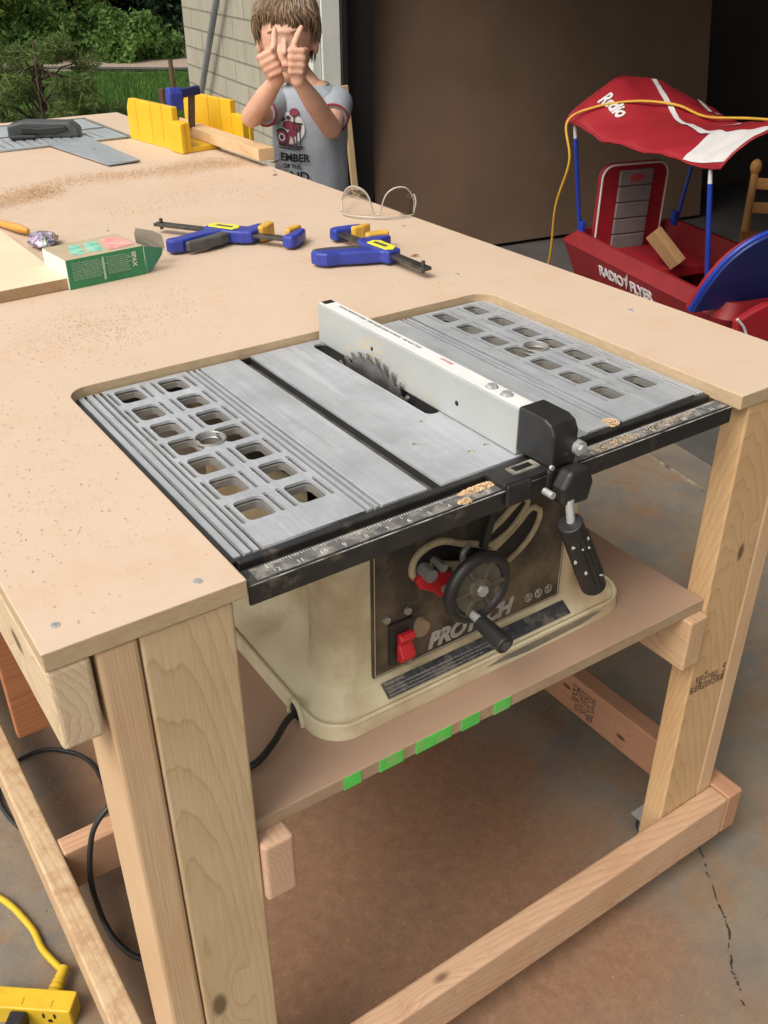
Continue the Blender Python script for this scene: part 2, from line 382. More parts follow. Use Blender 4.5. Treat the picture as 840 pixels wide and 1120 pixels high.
# dark storage rack deep in the garage
SR = thing('storage_rack', 'dark storage rack with bins standing deep in the unlit garage', 'shelf', ghost(3.55, -1.0, .011), R(-8.6))
for x in (0, 1.6):
    for y in (0, .45): bm = BM(); box2(bm, (x, y, 0), (x+.04, y+.04, 2.0)); obj('upright', bm, mat('rack frame', (.09, .09, .09), rough=.6), SR)
for z in (.25, .8, 1.35, 1.9):
    bm = BM(); box2(bm, (-.01, -.01, z), (1.65, .50, z+.025)); obj('shelf', bm, mat('rack shelf', (.10, .085, .07), rough=.7), SR)
binm = [mat('bin %d' % i, c, rough=.5) for i, c in enumerate(((.12, .12, .13), (.07, .09, .11), (.14, .11, .08), (.09, .10, .09)))]
k = 0
for z, lev in ((.276, 'bottom'), (.826, 'second'), (1.376, 'top')):
    for x, side in ((.08, 'left'), (.60, 'middle'), (1.12, 'right')):
        h = (.34, .28, .40)[k % 3]
        b_ = thing('storage_bin', 'dark %s bin on the %s shelf of the storage rack, %s of three' % (('grey', 'blue', 'brown', 'green')[k % 4], lev, side), 'bin', ghost(3.55+x+.2, -.76, .011+z), R(-8.6), 'bins on the storage rack')
        bm = BM(); prism(bm, rrect(-.19, -.17, .19, .17, .02), 0, h); obj('tub', bm, binm[k % 4], b_, bevel=.004)
        bm = BM(); prism(bm, rrect(-.205, -.185, .205, .185, .02), h+.001, h+.03); obj('lid', bm, binm[(k+1) % 4], b_, bevel=.006)
        k += 1
# child's wooden easel-chair on the right
CH = thing('wooden_chair', 'small orange wooden chair standing in shadow behind the toy wagon', 'chair', (3.08, 1.55, FL+.011), R(-50))
orw = wood('orange chair wood', (.44, .22, .07), (.30, .13, .04), 'Z', freq=26)
for nm, (x, y), h in (('leg', (0, 0), .34), ('leg', (.30, 0), .34), ('back_post', (0, .34), .585), ('back_post', (.30, .34), .585)):
    bm = BM(); cone_chain(bm, [(x, y, .02), (x, y+.0, h*.5), (x, y+(.07 if nm == 'back_post' else 0), h)], [.013, .018, .015], 12)
    if nm == 'back_post': ell(bm, (x, y+.07, h+.015), (.023, .023, .032))
    obj(nm, bm, orw, CH, smooth=60)
bm = BM(); prism(bm, rrect(-.02, -.02, .32, .36, .03), .341, .36); obj('seat', bm, orw, CH, bevel=.004)
for z in (.45, .54):
    bm = BM(); box2(bm, (.012, .366+(z-.45)*.25, z-.022), (.288, .378+(z-.45)*.25, z+.022)); obj('back_rail', bm, orw, CH, bevel=.004)

# ------------------------------------------------------------------ yard
bm = BM(); g_ = bmesh.ops.create_grid(bm, x_segments=60, y_segments=30, size=1)
for v in bm.verts:
    x, y = v.co.x*14+3, v.co.y*2.95+9.9
    v.co = Vector((x, y+(.25*math.sin(x*.7) if v.co.y > .9 else 0), FL+.012+.02*noise.noise(Vector((x, y, 0)))))
tag(obj('lawn', bm, mat('lawn soil', (.03, .075, .012), (.055, .12, .02), 9, .95, bmp=.5, bscale=60)), kind='structure')
def blades(name, n, area, h, col, seed):
    rg = random.Random(seed); vs, fs = [], []
    for i in range(n):
        x, y = rg.uniform(*area[0]), rg.uniform(*area[1])
        if y > 12.7-max(0, x-2.6)*.72: continue
        a = rg.uniform(0, 6.28); hh = h*rg.uniform(.5, 1.2); wd = rg.uniform(.004, .008)
        dx, dy = math.cos(a)*wd, math.sin(a)*wd; lx, ly = rg.uniform(-.02, .02), rg.uniform(-.02, .02)
        k = len(vs); vs += [(x-dx, y-dy, FL+.01), (x+dx, y+dy, FL+.01), (x+lx, y+ly, FL+.01+hh)]; fs.append((k, k+1, k+2))
    me = bpy.data.meshes.new(name); me.from_pydata(vs, [], fs); return link_mesh(name, me, col)
def leaf_mat(name, c1, c2, c3, scale=1.5):
    m, t, b = new_mat(name); v = obj_vec(t)
    col = ramp(t, noise_(t, v, scale, 3), [(.35, c1), (.52, c2), (.7, c3)])
    col = mixc(t, ramp(t, noise_(t, v, 40, 2), [(.4, 0), (.7, .45)]), col, tuple(x*1.5 for x in c3))
    t.links.new(col, b.inputs['Base Color']); b.inputs['Roughness'].default_value = .6; b.inputs['Specular IOR Level'].default_value = .25
    tr = N(t, 'ShaderNodeBsdfTranslucent'); t.links.new(col, tr.inputs[0]); mx = N(t, 'ShaderNodeMixShader'); mx.inputs[0].default_value = .25
    t.links.new(b.outputs[0], mx.inputs[1]); t.links.new(tr.outputs[0], mx.inputs[2]); t.links.new(mx.outputs[0], t.nodes['Material Output'].inputs[0])
    return m
tag(blades('grass', 70000, ((-1.5, 7.5), (7.2, 12.7)), .075, leaf_mat('grass blade', (.035, .085, .014), (.055, .125, .02), (.085, .17, .03), 3), 2), 'short green lawn grass beyond the workbench', 'grass', kind='stuff')
bm = BM(); prism(bm, [(-6, 13.2), (2, 12.9), (3.5, 12.4), (4.4, 11.7), (5.2, 11.1), (6.5, 10.6), (14, 10.2), (14, 16), (-6, 16)], FL-.01, FL+.035)
tag(obj('gravel_bed', bm, mat('pale gravel', (.34, .27, .21), (.22, .17, .13), 55, .95, bmp=.8, bscale=70)), kind='structure')
ed = tube(BM(), smooth_path([(-6, 13.2, FL+.04), (2, 12.9, FL+.04), (3.5, 12.4, FL+.04), (4.4, 11.7, FL+.04), (5.2, 11.1, FL+.04), (6.5, 10.6, FL+.04), (13.9, 10.2, FL+.04)]), .028, 6)
tag(obj('bed_edging', ed, mat('edging', (.03, .03, .03), rough=.7)), 'black edging strip between the lawn and the gravel bed', 'edging')
def foliage(clumps, n, size, rg, asp=.45, droop=0):
    vs, fs = [], []
    tot = sum(c[3]*c[4]*c[5] for c in clumps)
    for (cx, cy, cz, rx, ry, rz) in clumps:
        for i in range(int(n*rx*ry*rz/tot)+1):
            d = Vector((rg.gauss(0, 1), rg.gauss(0, 1), rg.gauss(0, 1))).normalized()*(rg.random()**.45)
            p = Vector((cx+d.x*rx, cy+d.y*ry, cz+d.z*rz)); p += Vector((noise.noise(p*3), noise.noise(p*3+Vector((9,0,0))), noise.noise(p*3+Vector((0,9,0)))))*rx*.45
            if p.z < FL+.02: p.z = FL+.02+rg.random()*.05
            a = Vector((rg.gauss(0, 1), rg.gauss(0, 1), rg.gauss(0, 1)-droop)).normalized(); b = a.orthogonal().normalized(); b = (Matrix.Rotation(rg.uniform(0, 6.28), 3, a) @ b)
            s = size*rg.uniform(.6, 1.4); k = len(vs)
            vs += [p-a*s, p+b*s*asp, p+a*s, p-b*s*asp]; fs.append((k, k+1, k+2, k+3))
    me = bpy.data.meshes.new('crown'); me.from_pydata([tuple(v) for v in vs], [], fs); return me
BARK = mat('bark', (.09, .06, .04), (.05, .035, .025), 12, .9)
def plant(name, label, cat, x, y, clumps, n, size, lm, trunk_h, tr=.05, seed=1, group=None, asp=.45, droop=0, limbs=6):
    rg = random.Random(seed); t_ = thing(name, label, cat, (x, y, FL), 0, group, world=True)
    cl = [(x+a, y+b, FL+c, r1, r2, r3) for a, b, c, r1, r2, r3 in clumps]
    link_mesh('crown', foliage(cl, n, size, rg, asp, droop), lm, t_)
    bm = BM(); top = Vector((x+rg.uniform(-.05, .05), y, FL+trunk_h)); base = Vector((x, y, FL-.02))
    tube(bm, [base, base.lerp(top, .5)+Vector((rg.uniform(-.04, .04), 0, 0)), top], [tr, tr*.75, tr*.3], 8)
    for i in range(limbs):
        c = cl[rg.randrange(len(cl))]; s = base.lerp(top, rg.uniform(.25, .9)); e = Vector(c[:3])+Vector((rg.uniform(-.5, .5)*c[3], rg.uniform(-.5, .5)*c[4], rg.uniform(-.3, .5)*c[5]))
        tube(bm, [s, s.lerp(e, .5)+Vector((0, 0, .06)), e], [tr*.4, tr*.25, tr*.1], 6)
    obj('trunk', bm, BARK, t_, smooth=60); return t_
LG = leaf_mat('light shrub leaf', (.05, .09, .016), (.17, .24, .04), (.36, .44, .10), 3.0)
MG = leaf_mat('mid green leaf', (.04, .085, .016), (.075, .15, .03), (.12, .21, .045))
DG = leaf_mat('dark conifer needle', (.008, .018, .008), (.014, .03, .012), (.022, .045, .018))
PG = leaf_mat('pine needle', (.045, .075, .02), (.085, .125, .035), (.13, .18, .05), 4)
def cl_rand(n, spread, r, z0, z1, rg): return [(rg.uniform(-spread[0], spread[0]), rg.uniform(-spread[1], spread[1]), rg.uniform(z0, z1), r*rg.uniform(.6, 1.2), r*rg.uniform(.6, 1.1), r*rg.uniform(.45, .9)) for _ in range(n)]
rg = random.Random(11)
plant('leafy_shrub', 'small round dense green shrub in front of the gravel bed', 'shrub', 5.05, 12.7, [(0, 0, .30, .50, .45, .32), (-.2, 0, .2, .4, .4, .25), (.25, .05, .22, .4, .35, .25)], 9000, .035, MG, .4, .02, 4)
plant('leafy_shrub', 'low dark green shrub at the foot of the tall bushes', 'shrub', 4.15, 13.3, cl_rand(7, (.7, .3), .45, .15, .5, rg), 9000, .04, MG, .4, .03, 5)
plant('tall_bush', 'tall yellow green bush behind the lawn at the far left', 'bush', 3.1, 13.9, cl_rand(24, (1.0, .7), .6, .3, 2.3, rg), 20000, .055, LG, 2.2, .07, 6)
plant('tall_bush', 'tall light green bush right of the yellow green one, beside the dark spruces', 'bush', 4.95, 14.6, cl_rand(24, (.85, .7), .5, .75, 2.5, rg), 17000, .055, LG, 2.4, .07, 7)
def spruce(x, y, h, r, seed, label):
    rg = random.Random(seed); cl = []
    for i in range(34):
        z = .25+h*i/36; rr = r*(1-i/40)
        for k in range(3):
            a = rg.uniform(0, 6.28); cl.append((math.cos(a)*rr*.6, math.sin(a)*rr*.6, z+rg.uniform(-.1, .1), rr*.55+.1, rr*.55+.1, .18))
    return plant('spruce_tree', label, 'tree', x, y, cl, 26000, .07, DG, h, .1, seed, 'dark spruces beyond the lawn', .3, .6, 12)
spruce(6.7, 13.9, 5.5, 1.0, 21, 'very dark spruce beside the brick corner')
spruce(8.2, 14.2, 5.5, 1.3, 22, 'very dark spruce mostly hidden behind the brick wall')
spruce(5.9, 15.9, 6, 1.2, 23, 'very dark spruce between the light bush and the brick corner, set back')
spruce(1.6, 16.2, 6, 1.5, 24, 'very dark spruce at the back behind the yellow green bush')
spruce(3.6, 16.9, 6, 1.6, 25, 'very dark spruce at the back behind the two light bushes')
# young pine close behind the bench
pcl = []
for i in range(44):
    a = rg.uniform(0, 6.28); z = rg.uniform(.18, .80); rr = .60*(1.15-z*.75)*rg.uniform(.35, 1)
    pcl.append((math.cos(a)*rr, math.sin(a)*rr, z+rr*.15, .11, .11, .06))
plant('young_pine', 'scraggy young pine with thin needle tufts just behind the workbench', 'tree', 1.85, 6.35, pcl, 20000, .030, PG, .85, .022, 31, None, .10, 0, 34)
rgw = random.Random(5); wc = [(rgw.uniform(-8, 9), rgw.uniform(18, 20), FL+rgw.uniform(.3, 4.5), 1.3, .8, 1.0) for _ in range(60)]
tag(link_mesh('woodland', foliage(wc, 60000, .13, rgw), leaf_mat('woodland leaf', (.012, .026, .008), (.022, .045, .014), (.05, .08, .025))), 'dark mass of woodland filling the background behind the yard', 'woodland', kind='stuff')
bm = BM(); prism(bm, [(-16, 20.6), (20, 20.6), (20, 21.4), (-16, 21.4)], FL, FL+5.5)
tag(obj('hillside', bm, mat('dark bank', (.012, .022, .008), (.02, .035, .012), 1.2, 1)), kind='structure')

# ------------------------------------------------------------------ workbench
W, L, A, B_, C = 1.052, 2.606, .1832, .8677, .4975
WB = thing('workbench', 'large workbench of raw pine boards and hardboard top with a saw let into it', 'workbench', (W/2, L/2, FL), world=True)
def mdf_mat(name, base, worn=True):
    m, t, b = new_mat(name); v = obj_vec(t)
    col = ramp(t, noise_(t, v, 2.2, 5, .6), [(.3, base), (.7, tuple(x*.93 for x in base))])
    col = mixc(t, ramp(t, noise_(t, v, 420, 2, .8), [(.55, 0), (.72, .28)]), col, tuple(x*.66 for x in base))
    if worn:
        col = mixc(t, ramp(t, noise_(t, obj_vec(t, (1, 1, 1), (2, 4, 0)), 7, 8, .72, .6), [(.50, 0), (.70, .50)]), col, (.54, .355, .215))
        sm_ = noise_(t, obj_vec(t, (1.0, 2.2, 1), (.3, .8, 0), rot=(0, 0, R(16))), 3.4, 10, .76, .3)
        col = mixc(t, ramp(t, sm_, [(.53, 0), (.66, .38), (.74, .18)]), col, (.50, .335, .215))
        sc = noise_(t, obj_vec(t, (2.0, 38, 1), rot=(0, 0, R(22))), 1.4, 4, .6)
        col = mixc(t, ramp(t, sc, [(.66, 0), (.72, .14)]), col, (.50, .32, .20))
        col = mixc(t, ramp(t, noise_(t, v, 160, 3, .8), [(.72, 0), (.77, .5)]), col, (.42, .26, .15))
    t.links.new(col, b.inputs['Base Color']); b.inputs['Roughness'].default_value = .6; b.inputs['Specular IOR Level'].default_value = .3
    bump(t, b, noise_(t, v, 600, 3), .08, .001); return m
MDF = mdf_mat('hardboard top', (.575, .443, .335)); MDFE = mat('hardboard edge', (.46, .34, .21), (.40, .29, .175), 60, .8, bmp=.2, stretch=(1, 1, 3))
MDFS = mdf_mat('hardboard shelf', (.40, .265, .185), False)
r_ = .03
top = [(0, 0), (A, 0)]+[(A, C-r_)]
top += [(A+r_-r_*math.cos(R(a)), C-r_+r_*math.sin(R(a))) for a in range(15, 91, 15)]
top += [(B_-r_+r_*math.sin(R(a)), C-r_+r_*math.cos(R(a))) for a in range(0, 91, 15)]
top += [(B_, 0), (W, 0), (W, L), (0, L)]
bm = BM(); prism(bm, top, -.019, 0)
bmesh.ops.recalc_face_normals(bm, faces=bm.faces[:])
me = bpy.data.meshes.new('top'); bm.to_mesh(me); bm.free(); me.materials.append(MDF); me.materials.append(MDFE)
for p in me.polygons: p.material_index = 0 if p.normal.z > .9 else 1
link_mesh('top', me, None, WB, bevel=.0012)
APZ = -.0195
W1 = wood('leg front wood', (.54, .405, .25), (.41, .29, .155), 'Z', (.012, .070, .014), 22, .0, knots=((-.026, -.021, -.13, .011),), along=.105)
W2 = wood('leg edge wood', (.57, .40, .245), (.44, .28, .155), 'Z', (.16, .10, .0), 36, .01, knots=((-.016, -.047, -.245, .006),), along=.03)
W3 = wood('right leg wood', (.58, .39, .21), (.44, .27, .13), 'Z', (.02, .06, .10), 26, .01, knots=((.010, -.021, .18, .008),), along=.13)
W4 = wood('right leg edge wood', (.60, .41, .25), (.45, .28, .15), 'Z', (.12, .14, 0), 34, .01, along=.03)
APR = wood('apron wood', (.60, .48, .33), (.42, .29, .17), 'Y', (.06, .04, .0), 26, .02, knots=((-.019, -1.2, .01, .01),))
END = wood('apron wood b', PINE_L, PINE_D, 'Y', (.05, .06, .1), 24, .02)
BEAM = wood('front beam wood', (.56, .37, .24), (.42, .24, .14), 'X', (.1, .07, .05), 26, .02, knots=((-.115, .0, .05, .009),), dirt=(.42, .24, .14), dirt_amt=.38)
SIDE = wood('side beam wood', (.56, .42, .26), (.40, .25, .14), 'Y', (.02, .09, .05), 26, .02, dirt=(.36, .19, .10), dirt_amt=.46)
SIDR = wood('right beam wood', (.47, .26, .16), (.33, .16, .09), 'Y', (.02, .09, .05), 26, .02, knots=((-.019, -.93, .01, .006), (-.019, -1.08, -.01, .006)), dirt=(.46, .29, .17), dirt_amt=.3)
CRS = wood('cross wood', (.54, .33, .21), (.38, .20, .11), 'X', (.08, .05, .05), 24, .02)
SUP = wood('bearer wood', (.54, .36, .25), (.42, .25, .16), 'Y', (.05, .06, .0), 26, .015)
RED = wood('reddish wood', (.40, .17, .08), (.25, .08, .035), 'X', (.05, .04, .06), 14, .03)
LT = .038
board('apron', (0, .0008, APZ-.089), (LT, L-.001, APZ), APR, WB, .005)
board('apron', (W-LT, .0008, APZ-.089), (W, L-.001, APZ), END, WB, .005)
board('apron', (LT+.001, L-LT, APZ-.089), (W-LT-.001, L-.001, APZ), CRS, WB, .004)
ZB = -.7734; ZBB = ZB-.089
lx, bxx = .0419, .8899
def leg(x0, y0, flip, ysign, mats):
    """an L-shaped leg of two boards: one edge-on, one flat"""
    e = BM(); r = None
    if not flip: a1, b1, a2, b2 = x0, x0+.0378, x0+.0388, x0+.127
    else: a2, b2, a1, b1 = x0, x0+.0888, x0+.0895, x0+.127
    ya, yb = (y0, y0+.089) if ysign > 0 else (y0-.089, y0)
    yc, yd = (y0, y0+LT) if ysign > 0 else (y0-LT, y0)
    lg = board('leg', (a2, yc, ZBB), (b2, yd, APZ), mats[0], WB, .003)
    c = Vector(((a2+b2)/2, (yc+yd)/2, (ZBB+APZ)/2))
    bm = BM(); box(bm, (0,0,0), (b1-a1, .089, APZ-ZBB))
    o = obj('edge_board', bm, mats[1], None, bevel=.005, bseg=3); o.parent = lg
    o.location = Vector(((a1+b1)/2, (ya+yb)/2, (ZBB+APZ)/2))-c
    return lg
legs = [leg(lx, .002, False, 1, (W1, W2)), leg(bxx, .002, True, 1, (W3, W4)),
        leg(lx, L-.04, False, -1, (W3, W2)), leg(bxx, L-.04, True, -1, (W1, W4))]
board('lower_beam', (.041, -.036, ZBB), (1.0165, .0018, ZB), BEAM, WB, .005)
board('lower_beam', (.0025, -.036, ZBB), (.0405, L, ZB), SIDE, WB, .005)
board('lower_beam', (1.0175, -.036, ZBB), (1.0555, L, ZB), SIDR, WB, .004)
board('lower_beam', (.041, L-.039, ZBB), (1.0165, L-.001, ZB), CRS, WB, .004)
board('cross_beam', (.041, .494, ZBB), (1.0165, .532, ZB), CRS, WB, .004)
board('cross_panel', (.041, .66, -.655), (1.016, .68, -.30), RED, WB, .003)
SH = -.324
board('shelf_bearer', (.1695, -.006, SH-.0195-.089), (.2075, .62, SH-.0195), SUP, WB, .005)
board('shelf_bearer', (.8512, -.006, SH-.0195-.089), (.8890, .62, SH-.0195), wood('bearer wood b', (.55, .37, .22), (.38, .22, .12), 'Y', (.05, .06, .0), 26, .015, knots=((-.019, -.24, .02, .008),)), WB, .004)
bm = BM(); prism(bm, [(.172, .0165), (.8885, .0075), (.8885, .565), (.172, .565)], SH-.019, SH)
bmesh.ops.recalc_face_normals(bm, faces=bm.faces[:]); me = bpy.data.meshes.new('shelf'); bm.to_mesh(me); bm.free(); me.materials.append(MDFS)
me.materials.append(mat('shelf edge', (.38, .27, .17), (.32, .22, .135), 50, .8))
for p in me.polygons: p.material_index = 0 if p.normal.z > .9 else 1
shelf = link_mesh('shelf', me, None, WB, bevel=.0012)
# green paint dashes on the shelf's front edge
GRN = mat('green marking paint', (.10, .58, .085), (.08, .42, .07), 60, .7, lo=.3, hi=.8, dust=(.40, .29, .18), dust_amt=.36, dust_scale=45)
def sy(x): return .0165-(x-.172)*.009/.7165
for x0, x1 in ((.284, .307), (.332, .366), (.384, .437), (.452, .480), (.503, .529)):
    bm = BM(); box2(bm, (x0, sy(x0)-.0013, SH-.0188), (x1, sy(x0)-.0003, SH-.0004)); q = obj('paint_mark', bm, GRN, None); q.parent = shelf
# screws and casters
SCR = mat('zinc screw', (.55, .56, .56), (.38, .39, .39), 300, .35, .45)
for x, y in ((.1457, .0222), (.0216, .0319), (.0216, .5), (.0216, 1.0), (.99, .3), (.99, .9), (.8858, .5934), (.5, 1.2), (1.03, 1.5)):
    bm = BM(); cyl(bm, (x, y, -.001), (x, y, .0009), .0045, .0040, 16); box(bm, (x, y, .0012), (.005, .0009, .0007)); box(bm, (x, y, .0012), (.0009, .005, .0007)); obj('screw', bm, SCR, WB)
for x, y in ((.12, .08), (.955, .06), (.12, L-.1), (.95, L-.1)):
    bm = BM(); box2(bm, (x-.03, y-.025, ZBB-.004), (x+.03, y+.025, ZBB-.0005)); box2(bm, (x-.018, y-.012, ZBB-.04), (x-.015, y+.012, ZBB-.0045)); box2(bm, (x+.015, y-.012, ZBB-.04), (x+.018, y+.012, ZBB-.0045))
    cs = obj('caster', bm, SCR, WB)
    bm = BM(); cyl(bm, (x-.012, y, FL+.0255), (x+.012, y, FL+.0255), .025, n=24); q = obj('wheel', bm, mat('caster tyre', (.03, .03, .03), rough=.6), None, smooth=40); q.parent = cs
# grade stamps inked on the wood
INK = mat('stamp ink', (.075, .045, .03), (.13, .08, .05), 90, .8)
def stamp(parent_board, O, X, Y, rows, size, name='grade_stamp', line=.85):
    me = text_mesh('\n'.join(rows), size, ext=.00008, fat=size*.015, line=line)
    X, Y = Vector(X), Vector(Y); Z = X.cross(Y); off = parent_board.matrix_parent_inverse.to_translation()
    base = Vector(parent_board.location)+WB.location
    for v in me.vertices: v.co = Vector(O)+X*v.co.x+Y*v.co.y+Z*(v.co.z+.0006)-base
    o = link_mesh(name, me, INK, None); o.parent = parent_board
bpy.context.view_layer.update()
for dx, rws in ((0, ['SPF', 'KD HT', '2&BTR']), (.027, ['N L G A', 'KD 19', 'STUD']), (.054, ['S-DRY', 'SPF', 'MILL 42'])):
    stamp(legs[1], (.902+dx, .002, -.505-dx*.1), (0, 0, 1), (-1, 0, 0), rws, .0105)
    
rb = [o for o in bpy.data.objects if o.name.startswith('lower_beam')][2]
stamp(rb, (1.0175, .285, -.788), (0, 0, -1), (0, -1, 0), ['KD-HT 2x4', 'N L G A SPF', 'STUD 114', 'S-DRY 8 FT', 'MILL 42 KD', '2 & BTR'], .0125)

# ------------------------------------------------------------------ table saw
TS = thing('table_saw', 'cream and black portable table saw let into the workbench, standing on the lower shelf', 'table saw', (.54, .27, SH), world=True)
def alu_mat(name, c=(.475, .50, .53), dusty=.0):
    m, t, b = new_mat(name); v = obj_vec(t)
    st = noise_(t, obj_vec(t, (260, 9, 60)), 1, 5, .7)
    col = ramp(t, st, [(.3, tuple(x*.88 for x in c)), (.7, tuple(min(1, x*1.1) for x in c))])
    col = mixc(t, ramp(t, noise_(t, v, 18, 7, .7, .3), [(.42, 0), (.70, .55)]), col, tuple(x*.66 for x in c))
    col = mixc(t, ramp(t, noise_(t, obj_vec(t, (30, 3, 6), loc=(2, 5, 0)), 1, 6, .7), [(.55, 0), (.72, .5)]), col, tuple(min(1, x*1.4) for x in c))
    sc = noise_(t, obj_vec(t, (500, 14, 60), rot=(0, 0, R(38))), 1, 3, .6)
    col = mixc(t, ramp(t, sc, [(.66, 0), (.72, .35)]), col, tuple(x*.6 for x in c))
    col = mixc(t, ramp(t, noise_(t, obj_vec(t, loc=(1, 2, 3)), 24, 8, .75), [(.66-dusty, 0), (.74-dusty, .6)]), col, (.60, .49, .34))
    t.links.new(col, b.inputs['Base Color']); b.inputs['Metallic'].default_value = .35; b.inputs['Roughness'].default_value = .42
    t.links.new(ramp(t, st, [(.3, .34), (.7, .52)]), b.inputs['Roughness'])
    bump(t, b, st, .12, .0008); return m
ALU = alu_mat('cast aluminium', dusty=.03); ALUD = alu_mat('darkened dusty aluminium', (.27, .26, .24), .06)  # ALUD: dusty, and darkened so the web under the wing slots looks deep
GRV = mat('groove shade metal', (.06, .062, .066), (.12, .12, .118), 60, .5, .5, dust=(.50, .40, .28), dust_amt=.35)
TZ = -.012
ROWS = [.463, .403, .346, .293, .239, .183, .125]
def extension(x0, x1, colA, colB, ringx, off=.0225):
    """cast extension wing: pierced top over a pierced web"""
    holes = []; web = []
    for cx in (colA, colB):
        for y in ROWS:
            holes.append(rrect(cx-(off-.006), y-.0212, cx+(off-.006), y+.0212, .007)); web.append(rrect(cx-(off-.0078), y-.0192, cx+(off-.0078), y+.0192, .006))
    for cx in (colA-off, colA+off, colB-off, colB+off):
        for i, y in enumerate(ROWS): holes.append(rrect(cx-.0026, y-.022, cx+.0026, y+.022, .0025, 3))
    # leave out the pieces the round boss covers
    rx, ry, rr = ringx, .2925, .0195
    def clear(l):
        mx = sum(p[0] for p in l)/len(l); my = sum(p[1] for p in l)/len(l)
        wdt = max(p[0] for p in l)-min(p[0] for p in l)
        return not (wdt < .01 and abs(mx-rx) < .02 and abs(my-ry) < .03)
    holes = [h for h in holes if clear(h)]
    def pushed(l): # cut the corner of the two middle holes round the boss
        return [(p if math.hypot(p[0]-rx, p[1]-ry) > rr else (rx+(p[0]-rx)/max(1e-6, math.hypot(p[0]-rx, p[1]-ry))*rr, ry+(p[1]-ry)/max(1e-6, math.hypot(p[0]-rx, p[1]-ry))*rr)) for p in l]
    holes = [pushed(h) for h in holes]; web = [pushed(h) for h in web]
    holes.append([(rx+.0160*math.cos(a*math.pi/12), ry+.0160*math.sin(a*math.pi/12)) for a in range(24)]); web.append([(rx+.0150*math.cos(a*math.pi/12), ry+.0150*math.sin(a*math.pi/12)) for a in range(24)])
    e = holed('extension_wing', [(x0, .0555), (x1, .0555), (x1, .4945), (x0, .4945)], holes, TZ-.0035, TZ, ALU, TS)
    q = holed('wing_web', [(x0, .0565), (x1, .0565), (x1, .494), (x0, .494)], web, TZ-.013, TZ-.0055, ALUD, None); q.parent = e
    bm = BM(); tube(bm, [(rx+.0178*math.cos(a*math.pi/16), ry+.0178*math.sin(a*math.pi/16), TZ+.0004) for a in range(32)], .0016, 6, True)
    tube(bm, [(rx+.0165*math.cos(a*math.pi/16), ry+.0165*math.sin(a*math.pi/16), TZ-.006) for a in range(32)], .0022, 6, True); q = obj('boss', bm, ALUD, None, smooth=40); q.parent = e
    return e
def ledges(x0, n, sgn, f=1.0):
    for k, (a, b, z, mm) in enumerate(((0, .0075, TZ-.001, ALU), (.0077, .0115, TZ-.005, GRV), (.0117, .0185, TZ-.0006, ALU), (.0187, .0225, TZ-.005, GRV), (.0227, .0275, TZ-.0012, ALU), (.0277, .0310, TZ-.005, GRV))):
        a, b = a*f, b*f; p, q = (x0+a, x0+b) if sgn > 0 else (x0-b, x0-a)
        bm = BM(); box2(bm, (p, .0555, TZ-.020), (q, .4945, z)); obj('table_ledge', bm, mm, TS)
ledges(.1965, 6, 1); ledges(.8655, 6, -1, .55)
extension(.2277, .3455, .2555, .3150, .2853)
extension(.7185, .8482, .7630, .8235, .7925, .0208)
for sgn, x0 in ((1, .3457), (-1, .7183)):
    for a, b, z, mm in ((0, .0035, TZ-.005, GRV), (.0037, .0085, TZ-.0005, ALU), (.0087, .0125, TZ-.005, GRV), (.0127, .0165, TZ-.0005, ALU), (.0167, .0205, TZ-.005, GRV)):
        p, q = (x0+a, x0+b) if sgn > 0 else (x0-b, x0-a)
        bm = BM(); box2(bm, (p, .0562, TZ-.020), (q, .4940, z)); obj('table_ledge', bm, mm, TS)
bm = BM(); box2(bm, (.3664, .0555, TZ-.022), (.4245, .4945, TZ)); obj('table_plate', bm, ALU, TS, bevel=.0008)
bm = BM(); box2(bm, (.6585, .0555, TZ-.022), (.6976, .4945, TZ)); obj('table_plate', bm, ALU, TS, bevel=.0008)
bm = BM(); box2(bm, (.4247, .0555, TZ-.024), (.4418, .4945, TZ-.0125)); box2(bm, (.6362, .0555, TZ-.024), (.6583, .4945, TZ-.0125)); obj('mitre_slot', bm, mat('slot metal', (.07, .07, .068), (.13, .125, .115), 60, .6, .4, dust=(.40, .32, .22), dust_amt=.25), TS)
bm = BM(); box2(bm, (.4247, .10, TZ-.0122), (.4275, .34, TZ-.0105)); obj('sawdust_streak', bm, mat('fresh sawdust', (.70, .53, .32), (.58, .41, .22), 200, .95, bmp=.8), TS)
slot = rrect(.5325, .199, .5545, .480, .0095); insets = [[(cx+.0042*math.cos(a*math.pi/8), cy+.0042*math.sin(a*math.pi/8)) for a in range(16)] for cx, cy in ((.4742, .145), (.5168, .1886), (.5155, .0943), (.5404, .0975))]
holed('main_table', [(.4420, .0555), (.6360, .0555), (.6360, .4945), (.4420, .4945)], [slot]+insets, TZ-.003, TZ, ALU, TS)
holed('main_web', [(.4422, .0560), (.6358, .0560), (.6358, .494), (.4422, .494)], [slot], TZ-.022, TZ-.0032, mat('slot wall shade', (.03, .03, .03)), TS)  # walls blackened: the shade inside the blade slot is put into the colour
for cx, cy in ((.4742, .145), (.5168, .1886), (.5155, .0943), (.5404, .0975)):
    bm = BM(); cyl(bm, (cx, cy, TZ-.0034), (cx, cy, TZ-.0012), .0032, n=14); obj('table_screw', bm, mat('dusty screw', (.62, .50, .32), (.4, .38, .35), 300, .5, .3), TS)
